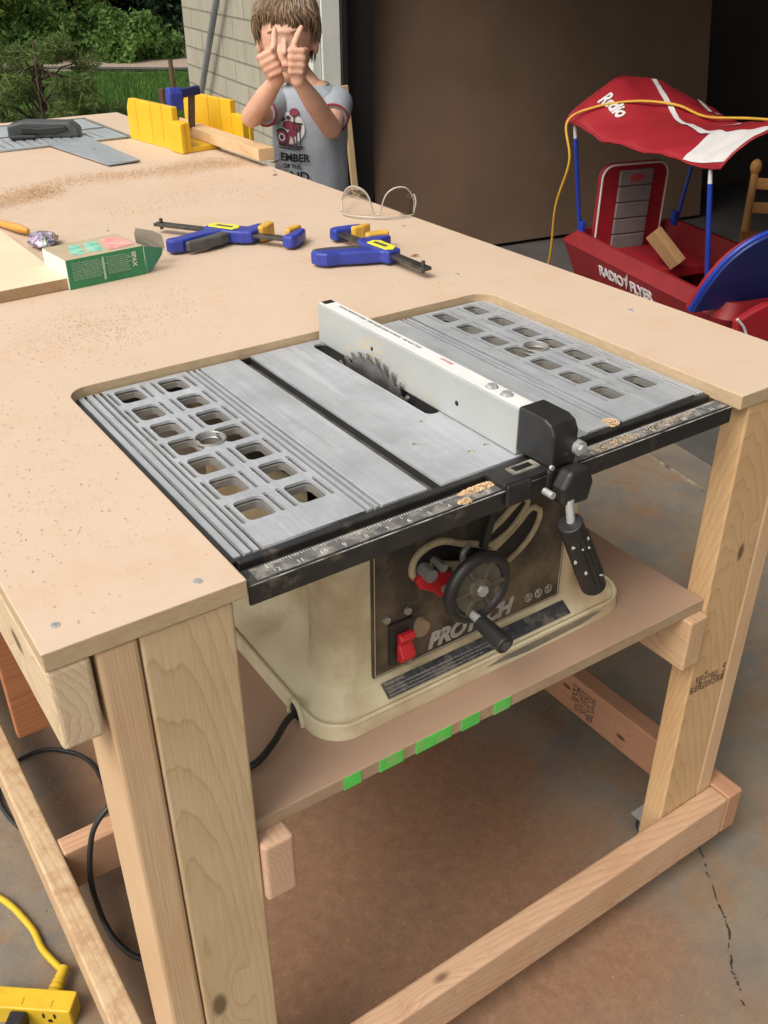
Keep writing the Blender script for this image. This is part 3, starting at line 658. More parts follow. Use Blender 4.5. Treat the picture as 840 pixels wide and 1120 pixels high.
# dark casing visible through holes and down the slot
BLK = mat('black enamel', (.016, .016, .017), (.028, .026, .024), 40, .38, dust=(.22, .17, .12), dust_amt=.28, dust_scale=26)
BLKP = mat('black plastic', (.014, .014, .015), (.022, .021, .02), 60, .42, dust=(.28, .25, .21), dust_amt=.22, dust_scale=40, bmp=.1)
bm = BM(); box2(bm, (.1965, .0450, TZ-.040), (.8655, .0550, TZ-.0018)); obj('front_skirt', bm, BLK, TS, bevel=.002)
bm = BM(); box2(bm, (.1965, .495, TZ-.030), (.8655, .500, TZ-.003)); box2(bm, (.1925, .050, TZ-.034), (.1962, .4945, TZ-.002)); box2(bm, (.8658, .050, TZ-.034), (.8672, .45, TZ-.006)); obj('rim_gap_shade', bm, BLK, TS)  # black strips round the table; the left one paints in the gap's shade
# rail with ruler
RX0, RX1, RY0, RY1, RT, RB = .1865, .8585, .0050, .0330, -.0135, -.0345
bm = BM(); box2(bm, (RX0, RY0, RB), (RX1, RY0+.0035, RT)); box2(bm, (RX0, RY0+.0036, RT-.003), (RX1, RY1, RT)); box2(bm, (RX0, RY1-.003, RT-.022), (RX1, RY1, RT-.0031))
rail = obj('front_rail', bm, BLK, TS, bevel=.0008)
RUL = mat('ruler face', (.075, .075, .078), (.13, .128, .125), 70, .5, dust=(.34, .31, .27), dust_amt=.42, dust_scale=60)
bm = BM(); box2(bm, (RX0+.012, RY0+.005, RT+.0002), (RX1-.004, RY1-.004, RT+.0010)); q = obj('ruler', bm, RUL, None); q.parent = rail
bm = BM(); box2(bm, (RX0, RY0+.0002, RT+.0002), (RX1, RY0+.0016, RT+.0007)); q = obj('worn_edge', bm, mat('worn edge', (.45, .43, .40), (.08, .08, .08), 60, .5), None); q.parent = rail
MARK = mat('scale marks', (.66, .65, .62), (.36, .35, .33), 90, .6)
bm = BM(); x = .215; i = 0
while x < RX1-.01:
    ln = .0075 if i % 16 == 0 else (.0055 if i % 8 == 0 else (.0042 if i % 4 == 0 else .003))
    box2(bm, (x, RY1-.0045-ln, RT+.0011), (x+.0006, RY1-.0045, RT+.0014)); x += .0254/8; i += 1
q = obj('scale_marks', bm, MARK, None); q.parent = rail
for k in range(25):
    xx = .2165+k*.0254
    if xx > .842: break
    w_ = writing('scale_number', str(abs(12-k)), .0085, (xx, RY0+.007, RT+.0013), (1,0,0), (0,1,0), MARK, None, ext=.0001); w_.parent = rail
    if k >= 24: break
CHIP = mat('wood chips', (.72, .52, .32), (.55, .37, .2), 120, .9, bmp=.5)
def chips(name, cx, cy, z, rx, ry, h, n, parent, seed, s=.0022, m=CHIP):
    rg = random.Random(seed); bm = BM()
    for _ in range(n):
        a = rg.uniform(0, 6.28); rad = rg.random()**.7; x, y = cx+math.cos(a)*rx*rad, cy+math.sin(a)*ry*rad
        rot = Matrix.Rotation(rg.uniform(0, 6.28), 3, 'Z') @ Matrix.Rotation(rg.uniform(-.6, .6), 3, 'X')
        k = rg.uniform(.4, 1.4)*s
        box(bm, (x, y, z+k*.3+h*(1-rad)*rg.random()), (k*1.6, k*.9, k*.35), rot)
    o = obj(name, bm, m, parent); return o
chips('chip_pile', .470, .026, RT+.001, .028, .006, .004, 900, TS, 3, .0010)
chips('chip_pile', .440, .012, RT+.001, .008, .005, .005, 420, TS, 4, .0010)
chips('chip_pile', .435, .057, TZ-.012, .010, .006, .004, 300, TS, 5, .0010)
chips('chip_pile', .700, .060, TZ-.001, .012, .012, .003, 420, TS, 6, .0009)
chips('chip_pile', .665, .018, RT+.001, .04, .008, .002, 260, TS, 8, .0008)
chips('chip_pile', .760, .02, RT+.001, .05, .008, .001, 160, TS, 18, .0007)
# blade
def blade():
    bm = BM(); cy, cz, r, n = .335, -.110, .127, 40; pts = []
    for i in range(n):
        a = 2*math.pi*i/n; da = 2*math.pi/n
        for f, rr in ((0, .113), (.18, .127), (.42, .124), (.5, .117), (.75, .1125)):
            t_ = a+da*f; pts.append((math.cos(t_)*rr, math.sin(t_)*rr))
    prism(bm, pts, -.0011, .0011, (.5432, cy, cz), (0, 1, 0), (0, 0, 1)); return bm
bl = obj('blade', blade(), mat('blade steel', (.13, .12, .115), (.24, .23, .22), 60, .45, .75, dust=(.30, .22, .15), dust_amt=.3), TS)
bm = BM()
for i in range(40):
    a = 2*math.pi*i/40+2*math.pi/40*.28
    box(bm, (.5432, .335+math.cos(a)*.1225, -.110+math.sin(a)*.1225), (.0034, .006, .004), Matrix.Rotation(a, 3, 'X'))
q = obj('carbide_teeth', bm, mat('carbide', (.34, .31, .28), (.18, .16, .15), 200, .4, .6), None); q.parent = bl
# fence
def fence_mat():
    m, t, b = new_mat('fence paint'); v = obj_vec(t)
    col = ramp(t, noise_(t, v, 14, 5, .6), [(.3, (.37, .39, .385)), (.7, (.31, .33, .328))])
    sp = N(t, 'ShaderNodeSeparateXYZ'); t.links.new(N(t, 'ShaderNodeTexCoord').outputs['Object'], sp.inputs[0])
    cb = N(t, 'ShaderNodeCombineXYZ'); t.links.new(sp.outputs[1], cb.inputs[0]); t.links.new(sp.outputs[2], cb.inputs[1])
    for (cy, cz, rr, wd, am) in ((.335, -.105, .128, .0016, .8), (.325, -.105, .137, .0012, .7), (.318, -.105, .145, .0010, .6), (.335, -.10, .112, .0018, .5), (.43, -.02, .05, .0009, .6), (.34, -.03, .045, .0012, .7)):
        s = N(t, 'ShaderNodeVectorMath', operation='DISTANCE'); t.links.new(cb.outputs[0], s.inputs[0]); s.inputs[1].default_value = (cy, cz, 0)
        a = N(t, 'ShaderNodeMath', operation='SUBTRACT'); t.links.new(s.outputs['Value'], a.inputs[0]); a.inputs[1].default_value = rr
        a2 = N(t, 'ShaderNodeMath', operation='ABSOLUTE'); t.links.new(a.outputs[0], a2.inputs[0])
        mr = N(t, 'ShaderNodeMapRange'); t.links.new(a2.outputs[0], mr.inputs[0]); mr.inputs[1].default_value = wd*.4; mr.inputs[2].default_value = wd*1.6; mr.inputs[3].default_value = am; mr.inputs[4].default_value = 0
        mu = N(t, 'ShaderNodeMath', operation='MULTIPLY'); t.links.new(mr.outputs[0], mu.inputs[0]); t.links.new(ramp(t, noise_(t, v, 30, 3), [(.35, .1), (.6, 1)]), mu.inputs[1])
        col = mixc(t, mu.outputs[0], col, (.50, .37, .19))
    col = mixc(t, ramp(t, noise_(t, obj_vec(t, loc=(5, 5, 5)), 38, 6, .7), [(.62, 0), (.72, .6)]), col, (.55, .42, .24))
    t.links.new(col, b.inputs['Base Color']); b.inputs['Roughness'].default_value = .45; return m
FX0, FX1, FZ = .5492, .5755, .0455
bm = BM(); box2(bm, (FX0, .0585, TZ+.001), (FX1, .4860, FZ)); fence = obj('rip_fence', bm, fence_mat(), TS, bevel=.0016)
FTOP = mat('fence paint lit top', (.70, .71, .70), (.62, .63, .62), 20, .45)  # lighter copy of the fence paint: skylight on the top put into the colour
bm = BM(); box2(bm, (FX0+.002, .0600, FZ+.0002), (FX1-.002, .4850, FZ+.0007)); q = obj('fence_lit_top', bm, FTOP, None); q.parent = fence
bm = BM()
cyl(bm, (FX0-.0004, .348, .022), (FX0+.001, .348, .022), .0028, n=14); cyl(bm, (FX0-.0004, .166, .012), (FX0+.001, .166, .012), .0032, n=14); box2(bm, (.555, .474, FZ+.0008), (.571, .4845, FZ+.0016))
q = obj('fence_hole', bm, mat('hole', (.006, .006, .006)), None); q.parent = fence
for y in (.094, .120):
    bm = BM(); cyl(bm, (.5625, y, FZ+.0008), (.5625, y, FZ+.0042), .0068, .0060, n=6); cyl(bm, (.5625, y, FZ+.0007), (.5625, y, FZ+.0013), .0078, n=20); q = obj('fence_bolt', bm, SCR, None, bevel=.0006); q.parent = fence
w_ = writing('fence_print', 'DO NOT REMOVE GUARD   KEEP HANDS CLEAR OF BLADE   USE PUSH STICK', .0058, (.5650, .455, FZ+.0009), (0,-1,0), (1,0,0), mat('print ink', (.05, .05, .05)), None, ext=.0001, spacing=.95); w_.parent = fence
w_ = writing('fence_print', 'DANGER', .0058, (.5650, .222, FZ+.0009), (0,-1,0), (1,0,0), mat('red ink', (.5, .05, .04)), None, ext=.0001, spacing=1.0); w_.parent = fence
# fence head: cast black cap, slider plate, cam and locking lever
bm = BM(); prism(bm, [(.0, -.004), (.0575, -.004), (.0575, .050), (.016, .050), (.006, .046), (.0, .036)], -.0185, .0185, (.5660, .0, 0), (0,1,0), (0,0,1))
head = obj('fence_head', bm, BLKP, None, bevel=.003, bseg=3); head.parent = fence
bm = BM(); box2(bm, (.5465, .0, -.034), (.5855, .030, -.0045)); q = obj('head_block', bm, BLKP, None, bevel=.004); q.parent = fence
bm = BM(); box2(bm, (.487, .004, -.0120), (.546, .040, -.0045)); box2(bm, (.487, -.0015, -.030), (.520, .0035, -.0047)); q = obj('slider_plate', bm, BLKP, None, bevel=.002); q.parent = fence
bm = BM(); box2(bm, (.509, .014, -.0044), (.546, .030, -.0025)); q = obj('pointer_window', bm, mat('bare bracket', (.40, .36, .30), (.16, .15, .13), 80, .5, .3), None); q.parent = fence
bm = BM(); box2(bm, (.514, .018, -.0024), (.538, .026, -.0018)); q = obj('pointer_slot', bm, mat('hole', (.006,)*3), None); q.parent = fence
bm = BM(); cyl(bm, (.5845, -.006, .014), (.5845, .006, .014), .0085, n=18); cyl(bm, (.5845, -.010, .014), (.5845, -.0062, .014), .0055, n=6); cyl(bm, (.5475, -.003, .0), (.5475, -.0001, .0), .003, n=12); cyl(bm, (.535, -.020, -.022), (.535, -.006, -.022), .004, n=12)
q = obj('head_bolt', bm, SCR, None, smooth=30); q.parent = fence
lv0 = Vector((.5480, -.016, -.012)); lv1 = Vector((.5480, -.030, -.044)); lv2 = Vector((.6060, -.030, -.162))
bm = BM(); prism(bm, [(-.020, -.026), (.018, -.030), (.024, -.006), (.014, .014), (-.012, .014), (-.022, -.004)], -.010, .010, (.566, -.016, -.012), (1,0,0), (0,0,1)); q = obj('cam', bm, BLKP, None, bevel=.005, bseg=3); q.parent = fence
dl = (lv2-lv1).normalized()
bm = BM(); cyl(bm, (.556, -.024, -.032), lv1+dl*.02, .0050, n=12); q = obj('lever_rod', bm, SCR, None, smooth=40); q.parent = fence
bm = BM(); cyl(bm, lv1+dl*.014, lv2, .0142, .0150, n=26)
u_, v_ = basis(dl)
q = obj('lever_grip', bm, BLKP, None, smooth=40, bevel=.0012); q.parent = fence
bm = BM()
for k in range(5):
    a = k*.42-1.1+math.pi; dd = (Vector((0,-1,0))*math.cos(k*.4-.5)+Vector((.9, 0, .44))*math.sin(k*.4-.5)).normalized()
    cyl(bm, lv1+dl*.035+dd*.0136, lv2-dl*.018+dd*.0144, .0024, n=8)
q = obj('grip_rib', bm, BLKP, None, smooth=50); q.parent = fence
rgp = random.Random(4); bm = BM()
for _ in range(9):
    a = rgp.uniform(-1.3, .6); dd = (Vector((0,-1,0))*math.cos(a)+Vector((.9, 0, .44))*math.sin(a)).normalized()
    p = lv1+dl*rgp.uniform(.03, .12)+dd*.0158; ell(bm, p, (rgp.uniform(.0008, .0022),)*2+(rgp.uniform(.001, .003),), seg=6, rings=4)
q = obj('paint_spot', bm, mat('white splash', (.40, .40, .38)), None); q.parent = fence

# body: lofted cream casing
CREAM = mat('cream casing', (.66, .585, .39), (.57, .49, .31), 9, .5, dust=(.45, .33, .20), dust_amt=.45, dust_scale=9, bmp=.05, bscale=80)
def ring_rr(x0, y0, x1, y1, r, dent=0.0, n=16, ns=20):
    pts = []
    for (ax, ay), (bx_, by_), ctr, a0 in (((x0+r, y0), (x1-r, y0), (x1-r, y0+r), -90), ((x1, y0+r), (x1, y1-r), (x1-r, y1-r), 0), ((x1-r, y1), (x0+r, y1), (x0+r, y1-r), 90), ((x0, y1-r), (x0, y0+r), (x0+r, y0+r), 180)):
        for i in range(ns): t_ = i/ns; pts.append([ax+(bx_-ax)*t_, ay+(by_-ay)*t_])
        for i in range(n): t_ = R(a0+90*i/n); pts.append([ctr[0]+r*math.cos(t_), ctr[1]+r*math.sin(t_)])
    if dent:
        for p in pts:
            d = math.exp(-((p[1]-.235)/.062)**4)
            if p[0] < .45: p[0] += dent*d
            if p[0] > .62: p[0] -= dent*d
    return pts
levels = [(-.3235, .2885, .0595, .7920, .480, .045, 0), (-.3050, .2900, .0610, .7905, .479, .045, 0), (-.3035, .2960, .0680, .7850, .473, .042, 0), (-.2990, .3010, .0730, .7800, .469, .040, .0), (-.2880, .3160, .0930, .7500, .455, .040, .006), (-.2800, .3210, .0945, .7360, .450, .036, .018),
          (-.2600, .3240, .0950, .7280, .447, .034, .030), (-.20, .3260, .0950, .7240, .445, .034, .036), (-.12, .3270, .0950, .7200, .445, .034, .038), (-.065, .3280, .0950, .7180, .445, .034, .034), (-.045, .3150, .0850, .7320, .455, .034, .0), (-.036, .3120, .0840, .7340, .456, .034, .0)]
bm = BM(); rings = []
for z, x0, y0, x1, y1, r, dn in levels: rings.append([bm.verts.new((p[0], p[1], z)) for p in ring_rr(x0, y0, x1, y1, r, dn)])
for a, b in zip(rings, rings[1:]):
    n = len(a)
    for i in range(n): bm.faces.new((a[i], a[(i+1) % n], b[(i+1) % n], b[i]))
body = obj('body', bm, CREAM, TS, smooth=50)
# moulded bead round the foot and cord notch
bm = BM(); pts = [Vector((p[0], p[1], -.3040)) for p in ring_rr(.2925, .0635, .7885, .4765, .043)]
tube(bm, pts, .0035, 6, True); obj('foot_bead', bm, CREAM, TS, smooth=60)
bm = BM(); ell(bm, (.2895, .128, -.311), (.006, .012, .014)); obj('cord_gland', bm, mat('hole', (.006,)*3), TS, smooth=60)
bm = BM(); tube(bm, [(.2875, .128+.016*math.cos(R(a)), -.3235+.028*math.sin(R(a))) for a in range(0, 181, 15)], .0035, 8); obj('notch_rim', bm, CREAM, TS, smooth=60)
bm = BM(); box2(bm, (.370, .10, -.20), (.68, .44, -.19)); obj('inner_tray', bm, mat('sawdust tray', (.33, .22, .13), (.22, .14, .08), 30, .9), TS)
for y in (.15, .24, .33, .40):
    bm = BM(); box2(bm, (.375, y, -.186), (.42, y+.006, -.045)); obj('inner_rib', bm, mat('rib', (.38, .30, .19), (.26, .19, .11), 30, .8), TS)
# control panel
PY = .0945
PAN = mat('grimy panel', (.022, .018, .014), (.055, .040, .025), 16, .5, dust=(.17, .12, .075), dust_amt=.44, dust_scale=11, bmp=.15, bscale=90)
pan = []
bm = BM(); prism(bm, rrect(.376, -.2800, .6800, -.050, .003), -.0005, .0025, (0, PY, 0), (1,0,0), (0,0,1)); panel = obj('control_panel', bm, PAN, TS)
bm = BM()
for a, b in (((.3785, -.2780), (.6775, -.2765)), ((.3785, -.2765), (.3797, -.055)), ((.6763, -.2765), (.6775, -.055))): box2(bm, (a[0], PY-.0035, a[1]), (b[0], PY-.0028, b[1]))
q = obj('panel_border', bm, mat('border line', (.42, .36, .26)), None); q.parent = panel
LET = mat('grey lettering', (.42, .39, .35), (.30, .27, .23), 60, .6)
w_ = writing('lettering', 'PROTECH', .0315, (.458, PY-.0030, -.2705), (1,0,0), (0,0,1), LET, None, ext=.0002, shear=.25, fat=.0018, spacing=.93); w_.parent = panel
bm = BM()
for k in range(3):
    x = .6235+k*.0175; tube(bm, [(x+.0055*math.cos(a*math.pi/8), PY-.0031, -.2605+.0065*math.sin(a*math.pi/8)) for a in range(16)], .0007, 5, True); box2(bm, (x-.0028, PY-.0034, -.2645), (x+.0028, PY-.0028, -.2625)); box2(bm, (x-.0022, PY-.0034, -.2605), (x+.0012, PY-.0028, -.2565))
q = obj('icon', bm, LET, None); q.parent = panel
# curved slots with cream rims
def crescent(path, wd, name):
    P = smooth_path([(x, 0, z) for x, z in path], 8); bm = BM()
    outl, inl = [], []
    for i, p in enumerate(P):
        d = (P[min(i+1, len(P)-1)]-P[max(i-1, 0)]).normalized(); n = Vector((-d.z, 0, d.x)); k = math.sin(math.pi*min(1, max(0, (i+.6)/(len(P)+.2))))**.35
        outl.append(p+n*wd*k); inl.append(p-n*wd*k)
    loop = outl+inl[::-1]
    c_ = sum(loop, Vector())/len(loop); n_ = len(loop); bm = BM(); rings = []
    for off_, y_ in ((0, PY-.0030), (0, PY-.0062), (.0012, PY-.0070), (.0062, PY-.0070), (.0074, PY-.0060), (.0078, PY-.0026)):
        row = []
        for i in range(n_):
            d = (loop[(i+1) % n_]-loop[i-1]); nn = Vector((-d.z, 0, d.x)); nn = nn.normalized() if nn.length > 1e-9 else Vector((0, 0, 1))
            p = loop[i]+nn*off_; row.append(bm.verts.new((p.x, y_, p.z)))
        rings.append(row)
    for ra, rb_ in zip(rings, rings[1:]):
        for i in range(n_): bm.faces.new((ra[i], ra[(i+1) % n_], rb_[(i+1) % n_], rb_[i]))
    q = obj(name+'_rim', bm, mat('dirty cream rim', (.46, .37, .23), (.33, .25, .15), 40, .6), None, smooth=50); q.parent = panel
    bm = BM(); bm.faces.new([bm.verts.new((p.x, PY-.0033, p.z)) for p in loop]); bmesh.ops.triangulate(bm, faces=bm.faces[:]); q = obj(name, bm, mat('hole', (.006,)*3), None); q.parent = panel
crescent([(.440, -.150), (.447, -.133), (.470, -.130), (.500, -.143), (.530, -.150)], .0110, 'elevation_slot')
crescent([(.545, -.175), (.575, -.166), (.602, -.148), (.620, -.124)], .0150, 'bevel_slot')
crescent([(.545, -.140), (.572, -.128), (.600, -.104)], .0085, 'tilt_slot')
REDP = mat('red plastic', (.55, .02, .025), (.42, .015, .02), 30, .4, dust=(.30, .18, .12), dust_amt=.25, dust_scale=30)
bm = BM(); prism(bm, [(.430, -.150), (.450, -.141), (.484, -.158), (.484, -.172), (.468, -.190), (.456, -.176), (.436, -.163)], .0065, .0145, (0, PY, 0), (1,0,0), (0,0,1)); obj('bevel_lock', bm, REDP, TS, bevel=.002)
bm = BM(); cyl(bm, (.447, PY-.022, -.1450), (.447, PY, -.1450), .0085, .0100, n=12); cyl(bm, (.472, PY-.018, -.176), (.472, PY-.010, -.176), .0055, n=10); cyl(bm, (.463, PY-.024, -.139), (.463, PY, -.139), .006, n=6); obj('lock_nut', bm, ALUD, TS, smooth=30)
bm = BM(); tube(bm, smooth_path([(.515, PY-.006, -.132), (.502, PY-.010, -.140), (.503, PY-.010, -.157), (.515, PY-.008, -.160)]), .004, 8); obj('tilt_hook', bm, ALUD, TS, smooth=60)
bm = BM(); box(bm, (.5385, PY-.012, -.112), (.010, .006, .060), Matrix.Rotation(R(14), 3, 'Y')); cyl(bm, (.533, PY-.018, -.152), (.533, PY-.002, -.152), .006, n=12); obj('pointer_arm', bm, BLKP, TS)
for x, z in ((.3951, -.1971), (.4258, -.1965), (.4275, -.2745)):
    bm = BM(); cyl(bm, (x, PY-.006, z), (x, PY-.0028, z), .0048, .0052, n=16); box(bm, (x, PY-.0062, z), (.007, .0008, .0014)); obj('panel_screw', bm, mat('dull screw', (.45, .42, .36), (.3, .27, .22), 200, .5, .6), TS)
bm = BM(); cyl(bm, (.4435, PY-.010, -.2280), (.4435, PY-.0028, -.2280), .0120, .0135, n=18); obj('reset_button', bm, mat('tan knob', (.30, .21, .13), (.2, .14, .08), 60, .6), TS, smooth=30)
bm = BM(); box(bm, (.4150, PY-.0055, -.2360), (.034, .006, .062)); obj('switch_plate', bm, BLKP, TS, bevel=.002)
bm = BM(); prism(bm, [(0, -.021), (-.010, -.019), (-.013, -.010), (-.005, .004), (-.012, .016), (-.007, .020), (0, .020)], -.0105, .0105, (.4170, PY-.0087, -.2400), (0,1,0), (0,0,1)); obj('switch', bm, REDP, TS, bevel=.002)
# sloping warning label on the foot
lz0, ly0, lz1, ly1 = -.3030, .0690, -.2885, .0915
O_ = Vector((0, ly0, lz0)); Yl = Vector((0, ly1-ly0, lz1-lz0)); Nl = Vector((1,0,0)).cross(Yl.normalized())
bm = BM(); prism(bm, [(.384, .003), (.684, .003), (.684, Yl.length-.003), (.384, Yl.length-.003)], .0028, .0040, O_, (1,0,0), Yl.normalized()); lab = obj('warning_label', bm, mat('label black', (.02, .022, .028), (.06, .06, .065), 60, .5, dust=(.22, .19, .15), dust_amt=.36, dust_scale=50), TS)
P0 = O_+Yl.normalized()*.0185+Nl*.0043
for r_i, (txt, sz) in enumerate((('WARNING', .0062), ('For your own safety read the instruction manual before operating the saw. Wear eye protection. Use guard for every', .0034), ('operation for which it can be used. Keep hands out of the line of the blade. Use push stick when required. Know how', .0034), ('to avoid kickback. Disconnect from power before servicing or changing the blade. Do not expose to rain.', .0034))):
    w_ = writing('label_print', txt, sz, P0-Yl.normalized()*(.0045*r_i)+Vector((.387, 0, 0)), (1,0,0), Yl.normalized(), LET, None, ext=.00008); w_.parent = lab
# handwheel
HC = Vector((.4960, .048, -.1655))
HW = BM(); n = 40
tube(HW, [HC+Vector((math.cos(a*2*math.pi/n)*.0410, 0, math.sin(a*2*math.pi/n)*.0410)) for a in range(n)], .0075, 12, True)
hw = obj('handwheel', HW, BLKP, TS, smooth=60)
bm = BM(); cyl(bm, HC+Vector((0, -.002, 0)), HC+Vector((0, .010, 0)), .0345, .033, n=36); cyl(bm, HC+Vector((0, -.007, 0)), HC+Vector((0, -.001, 0)), .015, .0165, n=24)
for a in range(0, 360, 60): box(bm, HC+Vector((math.cos(R(a))*.027, -.0035, math.sin(R(a))*.027)), (.024, .004, .005), Matrix.Rotation(-R(a), 3, 'Y'))
q = obj('wheel_web', bm, mat('grimy web', (.10, .085, .06), (.055, .045, .035), 30, .6, dust=(.24, .18, .12), dust_amt=.4, dust_scale=30), None, smooth=30); q.parent = hw
bm = BM(); cyl(bm, HC+Vector((0, -.012, 0)), HC+Vector((0, -.006, 0)), .007, n=6); cyl(bm, HC, HC+Vector((0, .046, 0)), .007, n=12); q = obj('wheel_nut', bm, SCR, None); q.parent = hw
HK = HC+Vector((-.010, -.006, -.033))
bm = BM(); cyl(bm, HK+Vector((0, .004, 0)), HK+Vector((0, -.014, 0)), .0055, n=12); q = obj('crank_stub', bm, SCR, None, smooth=40); q.parent = hw
he = HK+Vector((0, -.060, -.006))
bm = BM(); cyl(bm, HK+Vector((0, -.013, -.001)), he, .0095, .0120, n=26); q = obj('crank_handle', bm, BLKP, None, smooth=40, bevel=.002); q.parent = hw
bm = BM(); cyl(bm, he+Vector((0, .001, 0)), he+Vector((0, -.0012, 0)), .0062, n=20); q = obj('handle_screw', bm, mat('handle screw', (.14, .14, .14), rough=.4, metal=.6), None, smooth=30); q.parent = hw
# grimy streak along the front foot
bm = BM(); prism(bm, [(.53, -.3125), (.56, -.3075), (.70, -.3065), (.735, -.3085), (.70, -.3165), (.60, -.3190)], 0.0, .0008, (0, .0600, 0), (1,0,0), (0,0,1)); obj('scuff_strip', bm, mat('grey scuff', (.17, .15, .13), (.24, .20, .15), 40, .7), TS)

# ------------------------------------------------------------------ power cord and yellow outlet block
CORD = mat('black cord', (.02, .022, .022), rough=.45)
pc = smooth_path([(.292, .128, -.312), (.272, .122, -.314), (.24, .10, -.3165), (.205, .085, -.3175), (.168, .10, -.3175), (.155, .15, -.36), (.15, .25, -.60), (.13, .38, FL+.10), (.13, .50, FL+.02), (.16, .62, FL+.008), (.175, .80, FL+.008), (.13, .885, FL+.008), (.073, .9023, FL+.008), (.02, .88, FL+.008), (-.004, .81, FL+.008), (.012, .72, FL+.008), (.06, .60, FL+.008), (.12, .560, FL+.008), (.19, .59, FL+.010)], 10)
tag(obj('power_cord', tube(BM(), pc, .0042, 10), CORD, smooth=60), 'black power cord running from the saw down to a coil on the concrete', 'cord')
pc2 = smooth_path([(.26, .50, -.72), (.20, .478, -.70), (.1674, .468, -.688), (.1452, .467, -.6845), (.1139, .467, -.6917), (.0851, .467, -.7299), (.0667, .462, -.8118), (.0655, .452, -.875), (.068, .435, -.908), (.0747, .401, FL+.0055), (.0956, .3551, FL+.0055), (.1557, .3294, FL+.0055), (.24, .34, FL+.0055)], 10)
tag(obj('power_cord', tube(BM(), pc2, .0046, 10), CORD, smooth=60), 'black cord hanging over the cross beam and dropping to the floor beside the left leg', 'cord')
YEL = mat('yellow plastic', (.62, .42, .025), (.55, .36, .02), 30, .42, dust=(.5, .36, .12), dust_amt=.25)
YB = thing('outlet_block', 'yellow triple outlet block on a yellow extension cord, lying on the concrete', 'power strip', (-.078, .350, FL), R(-38.5))
bm = BM(); prism(bm, rrect(-.085, -.004, .062, .030, .004), 0, .040); obj('housing', bm, YEL, YB, bevel=.002)
for k in range(3):
    x = -.062+k*.045; bm = BM()
    box2(bm, (x-.010, -.0052, .022), (x-.007, -.0042, .032)); box2(bm, (x+.007, -.0052, .022), (x+.010, -.0042, .032)); cyl(bm, (x, -.0052, .015), (x, -.0042, .015), .0035, n=12); obj('socket', bm, mat('hole', (.006,)*3), YB)
    bm = BM(); box2(bm, (x-.0025, .002, .0401), (x+.0025, .012, .0412)); obj('moulding', bm, YEL, YB)
bm = BM()
for k in range(5): cyl(bm, (.020, .030+k*.009, .020), (.020, .037+k*.009, .020), .0125-k*.0012, n=16)
cyl(bm, (.020, .028, .020), (.020, .078, .020), .0085, n=14); obj('strain_relief', bm, YEL, YB, smooth=30)
Mi = Matrix.Rotation(R(38.5), 3, 'Z')
def toY(x, y, z): return Mi @ (Vector((x, y, z))-Vector((-.078, .350, FL)))
p0 = Vector((.020, .074, .020)); pth = [p0, toY(-.022, .415, FL+.014), toY(-.032, .462, FL+.007), toY(-.036, .5143, FL+.007), toY(-.0634, .60, FL+.007), toY(-.13, .68, FL+.007), toY(-.28, .78, FL+.007), toY(-.5, .82, FL+.007)]
obj('cord', tube(BM(), smooth_path(pth, 8), .0056, 10), YEL, YB, smooth=60)
PLg = thing('black_plug', 'black plug pushed into the middle socket of the yellow outlet block', 'plug', tuple(Vector((-.078, .350, FL))+Matrix.Rotation(R(-38.5), 3, 'Z') @ Vector((-.017, -.0055, .023))), R(-38.5))
bm = BM(); prism(bm, rrect(-.013, -.014, .013, .014, .004), 0, .030, (0,0,0), (1,0,0), (0,0,1)); obj('plug_body', bm, BLKP, PLg, bevel=.002)
bm = BM(); tube(bm, smooth_path([(0, -.028, 0), (0, -.05, -.006), (.01, -.12, -.013), (.05, -.22, -.014)]), .0045, 8); obj('plug_cord', bm, CORD, PLg, smooth=60)

# ------------------------------------------------------------------ sawdust and chips lying about
def dust_patch(path, wd, n, seed, z=.0004, col=None, s=.0010):
    rg = random.Random(seed); P = smooth_path([(x, y, 0) for x, y in path], 12); vs, fs = [], []
    for _ in range(n):
        p = P[rg.randrange(len(P))]; x, y = p.x+rg.gauss(0, wd), p.y+rg.gauss(0, wd*1.3); a = rg.uniform(0, 6.28); k = s*rg.uniform(.4, 1.5)
        if z > -.5 and (not (.004 < x < W-.004 and .004 < y < L) or (A-.006 < x < B_+.004 and y < C+.006)): continue
        c, d = math.cos(a)*k, math.sin(a)*k; h = rg.uniform(.0002, .0016); b = len(vs)
        vs += [(x-c, y-d, z), (x+d*.5, y-c*.5, z+h), (x+c, y+d, z+h*.3), (x-d*.5, y+c*.5, z)]; fs.append((b, b+1, b+2, b+3))
    return vs, fs
V, Fc = [], []
for args in (([(.24, 1.50), (.42, 1.60), (.60, 1.68), (.76, 1.66), (.92, 1.68), (1.02, 1.62)], .028, 16000, 1), ([(.30, 1.52), (.45, 1.57), (.52, 1.62)], .025, 9000, 2), ([(.80, 1.60), (.92, 1.66), (1.0, 1.70)], .03, 3500, 3), ([(.20, .66), (.27, .70), (.33, .68), (.45, .74)], .045, 1500, 4), ([(.2, .6), (.6, 1.1), (.9, 1.3)], .30, 1800, 5), ([(.55, 1.35), (.8, 1.4), (.95, 1.3)], .05, 1600, 6), ([(.0, .2), (.1, .4)], .1, 900, 7)):
    v_, f_ = dust_patch(*args); b = len(V); V += v_; Fc += [tuple(i+b for i in f) for f in f_]
me = bpy.data.meshes.new('sawdust'); me.from_pydata(V, [], Fc)
tag(link_mesh('sawdust', me, mat('scattered sawdust', (.50, .33, .20), (.60, .44, .29), 90, .95)), 'thin drifts of tan sawdust spread over the workbench top', 'sawdust', kind='stuff')
V, Fc = [], []
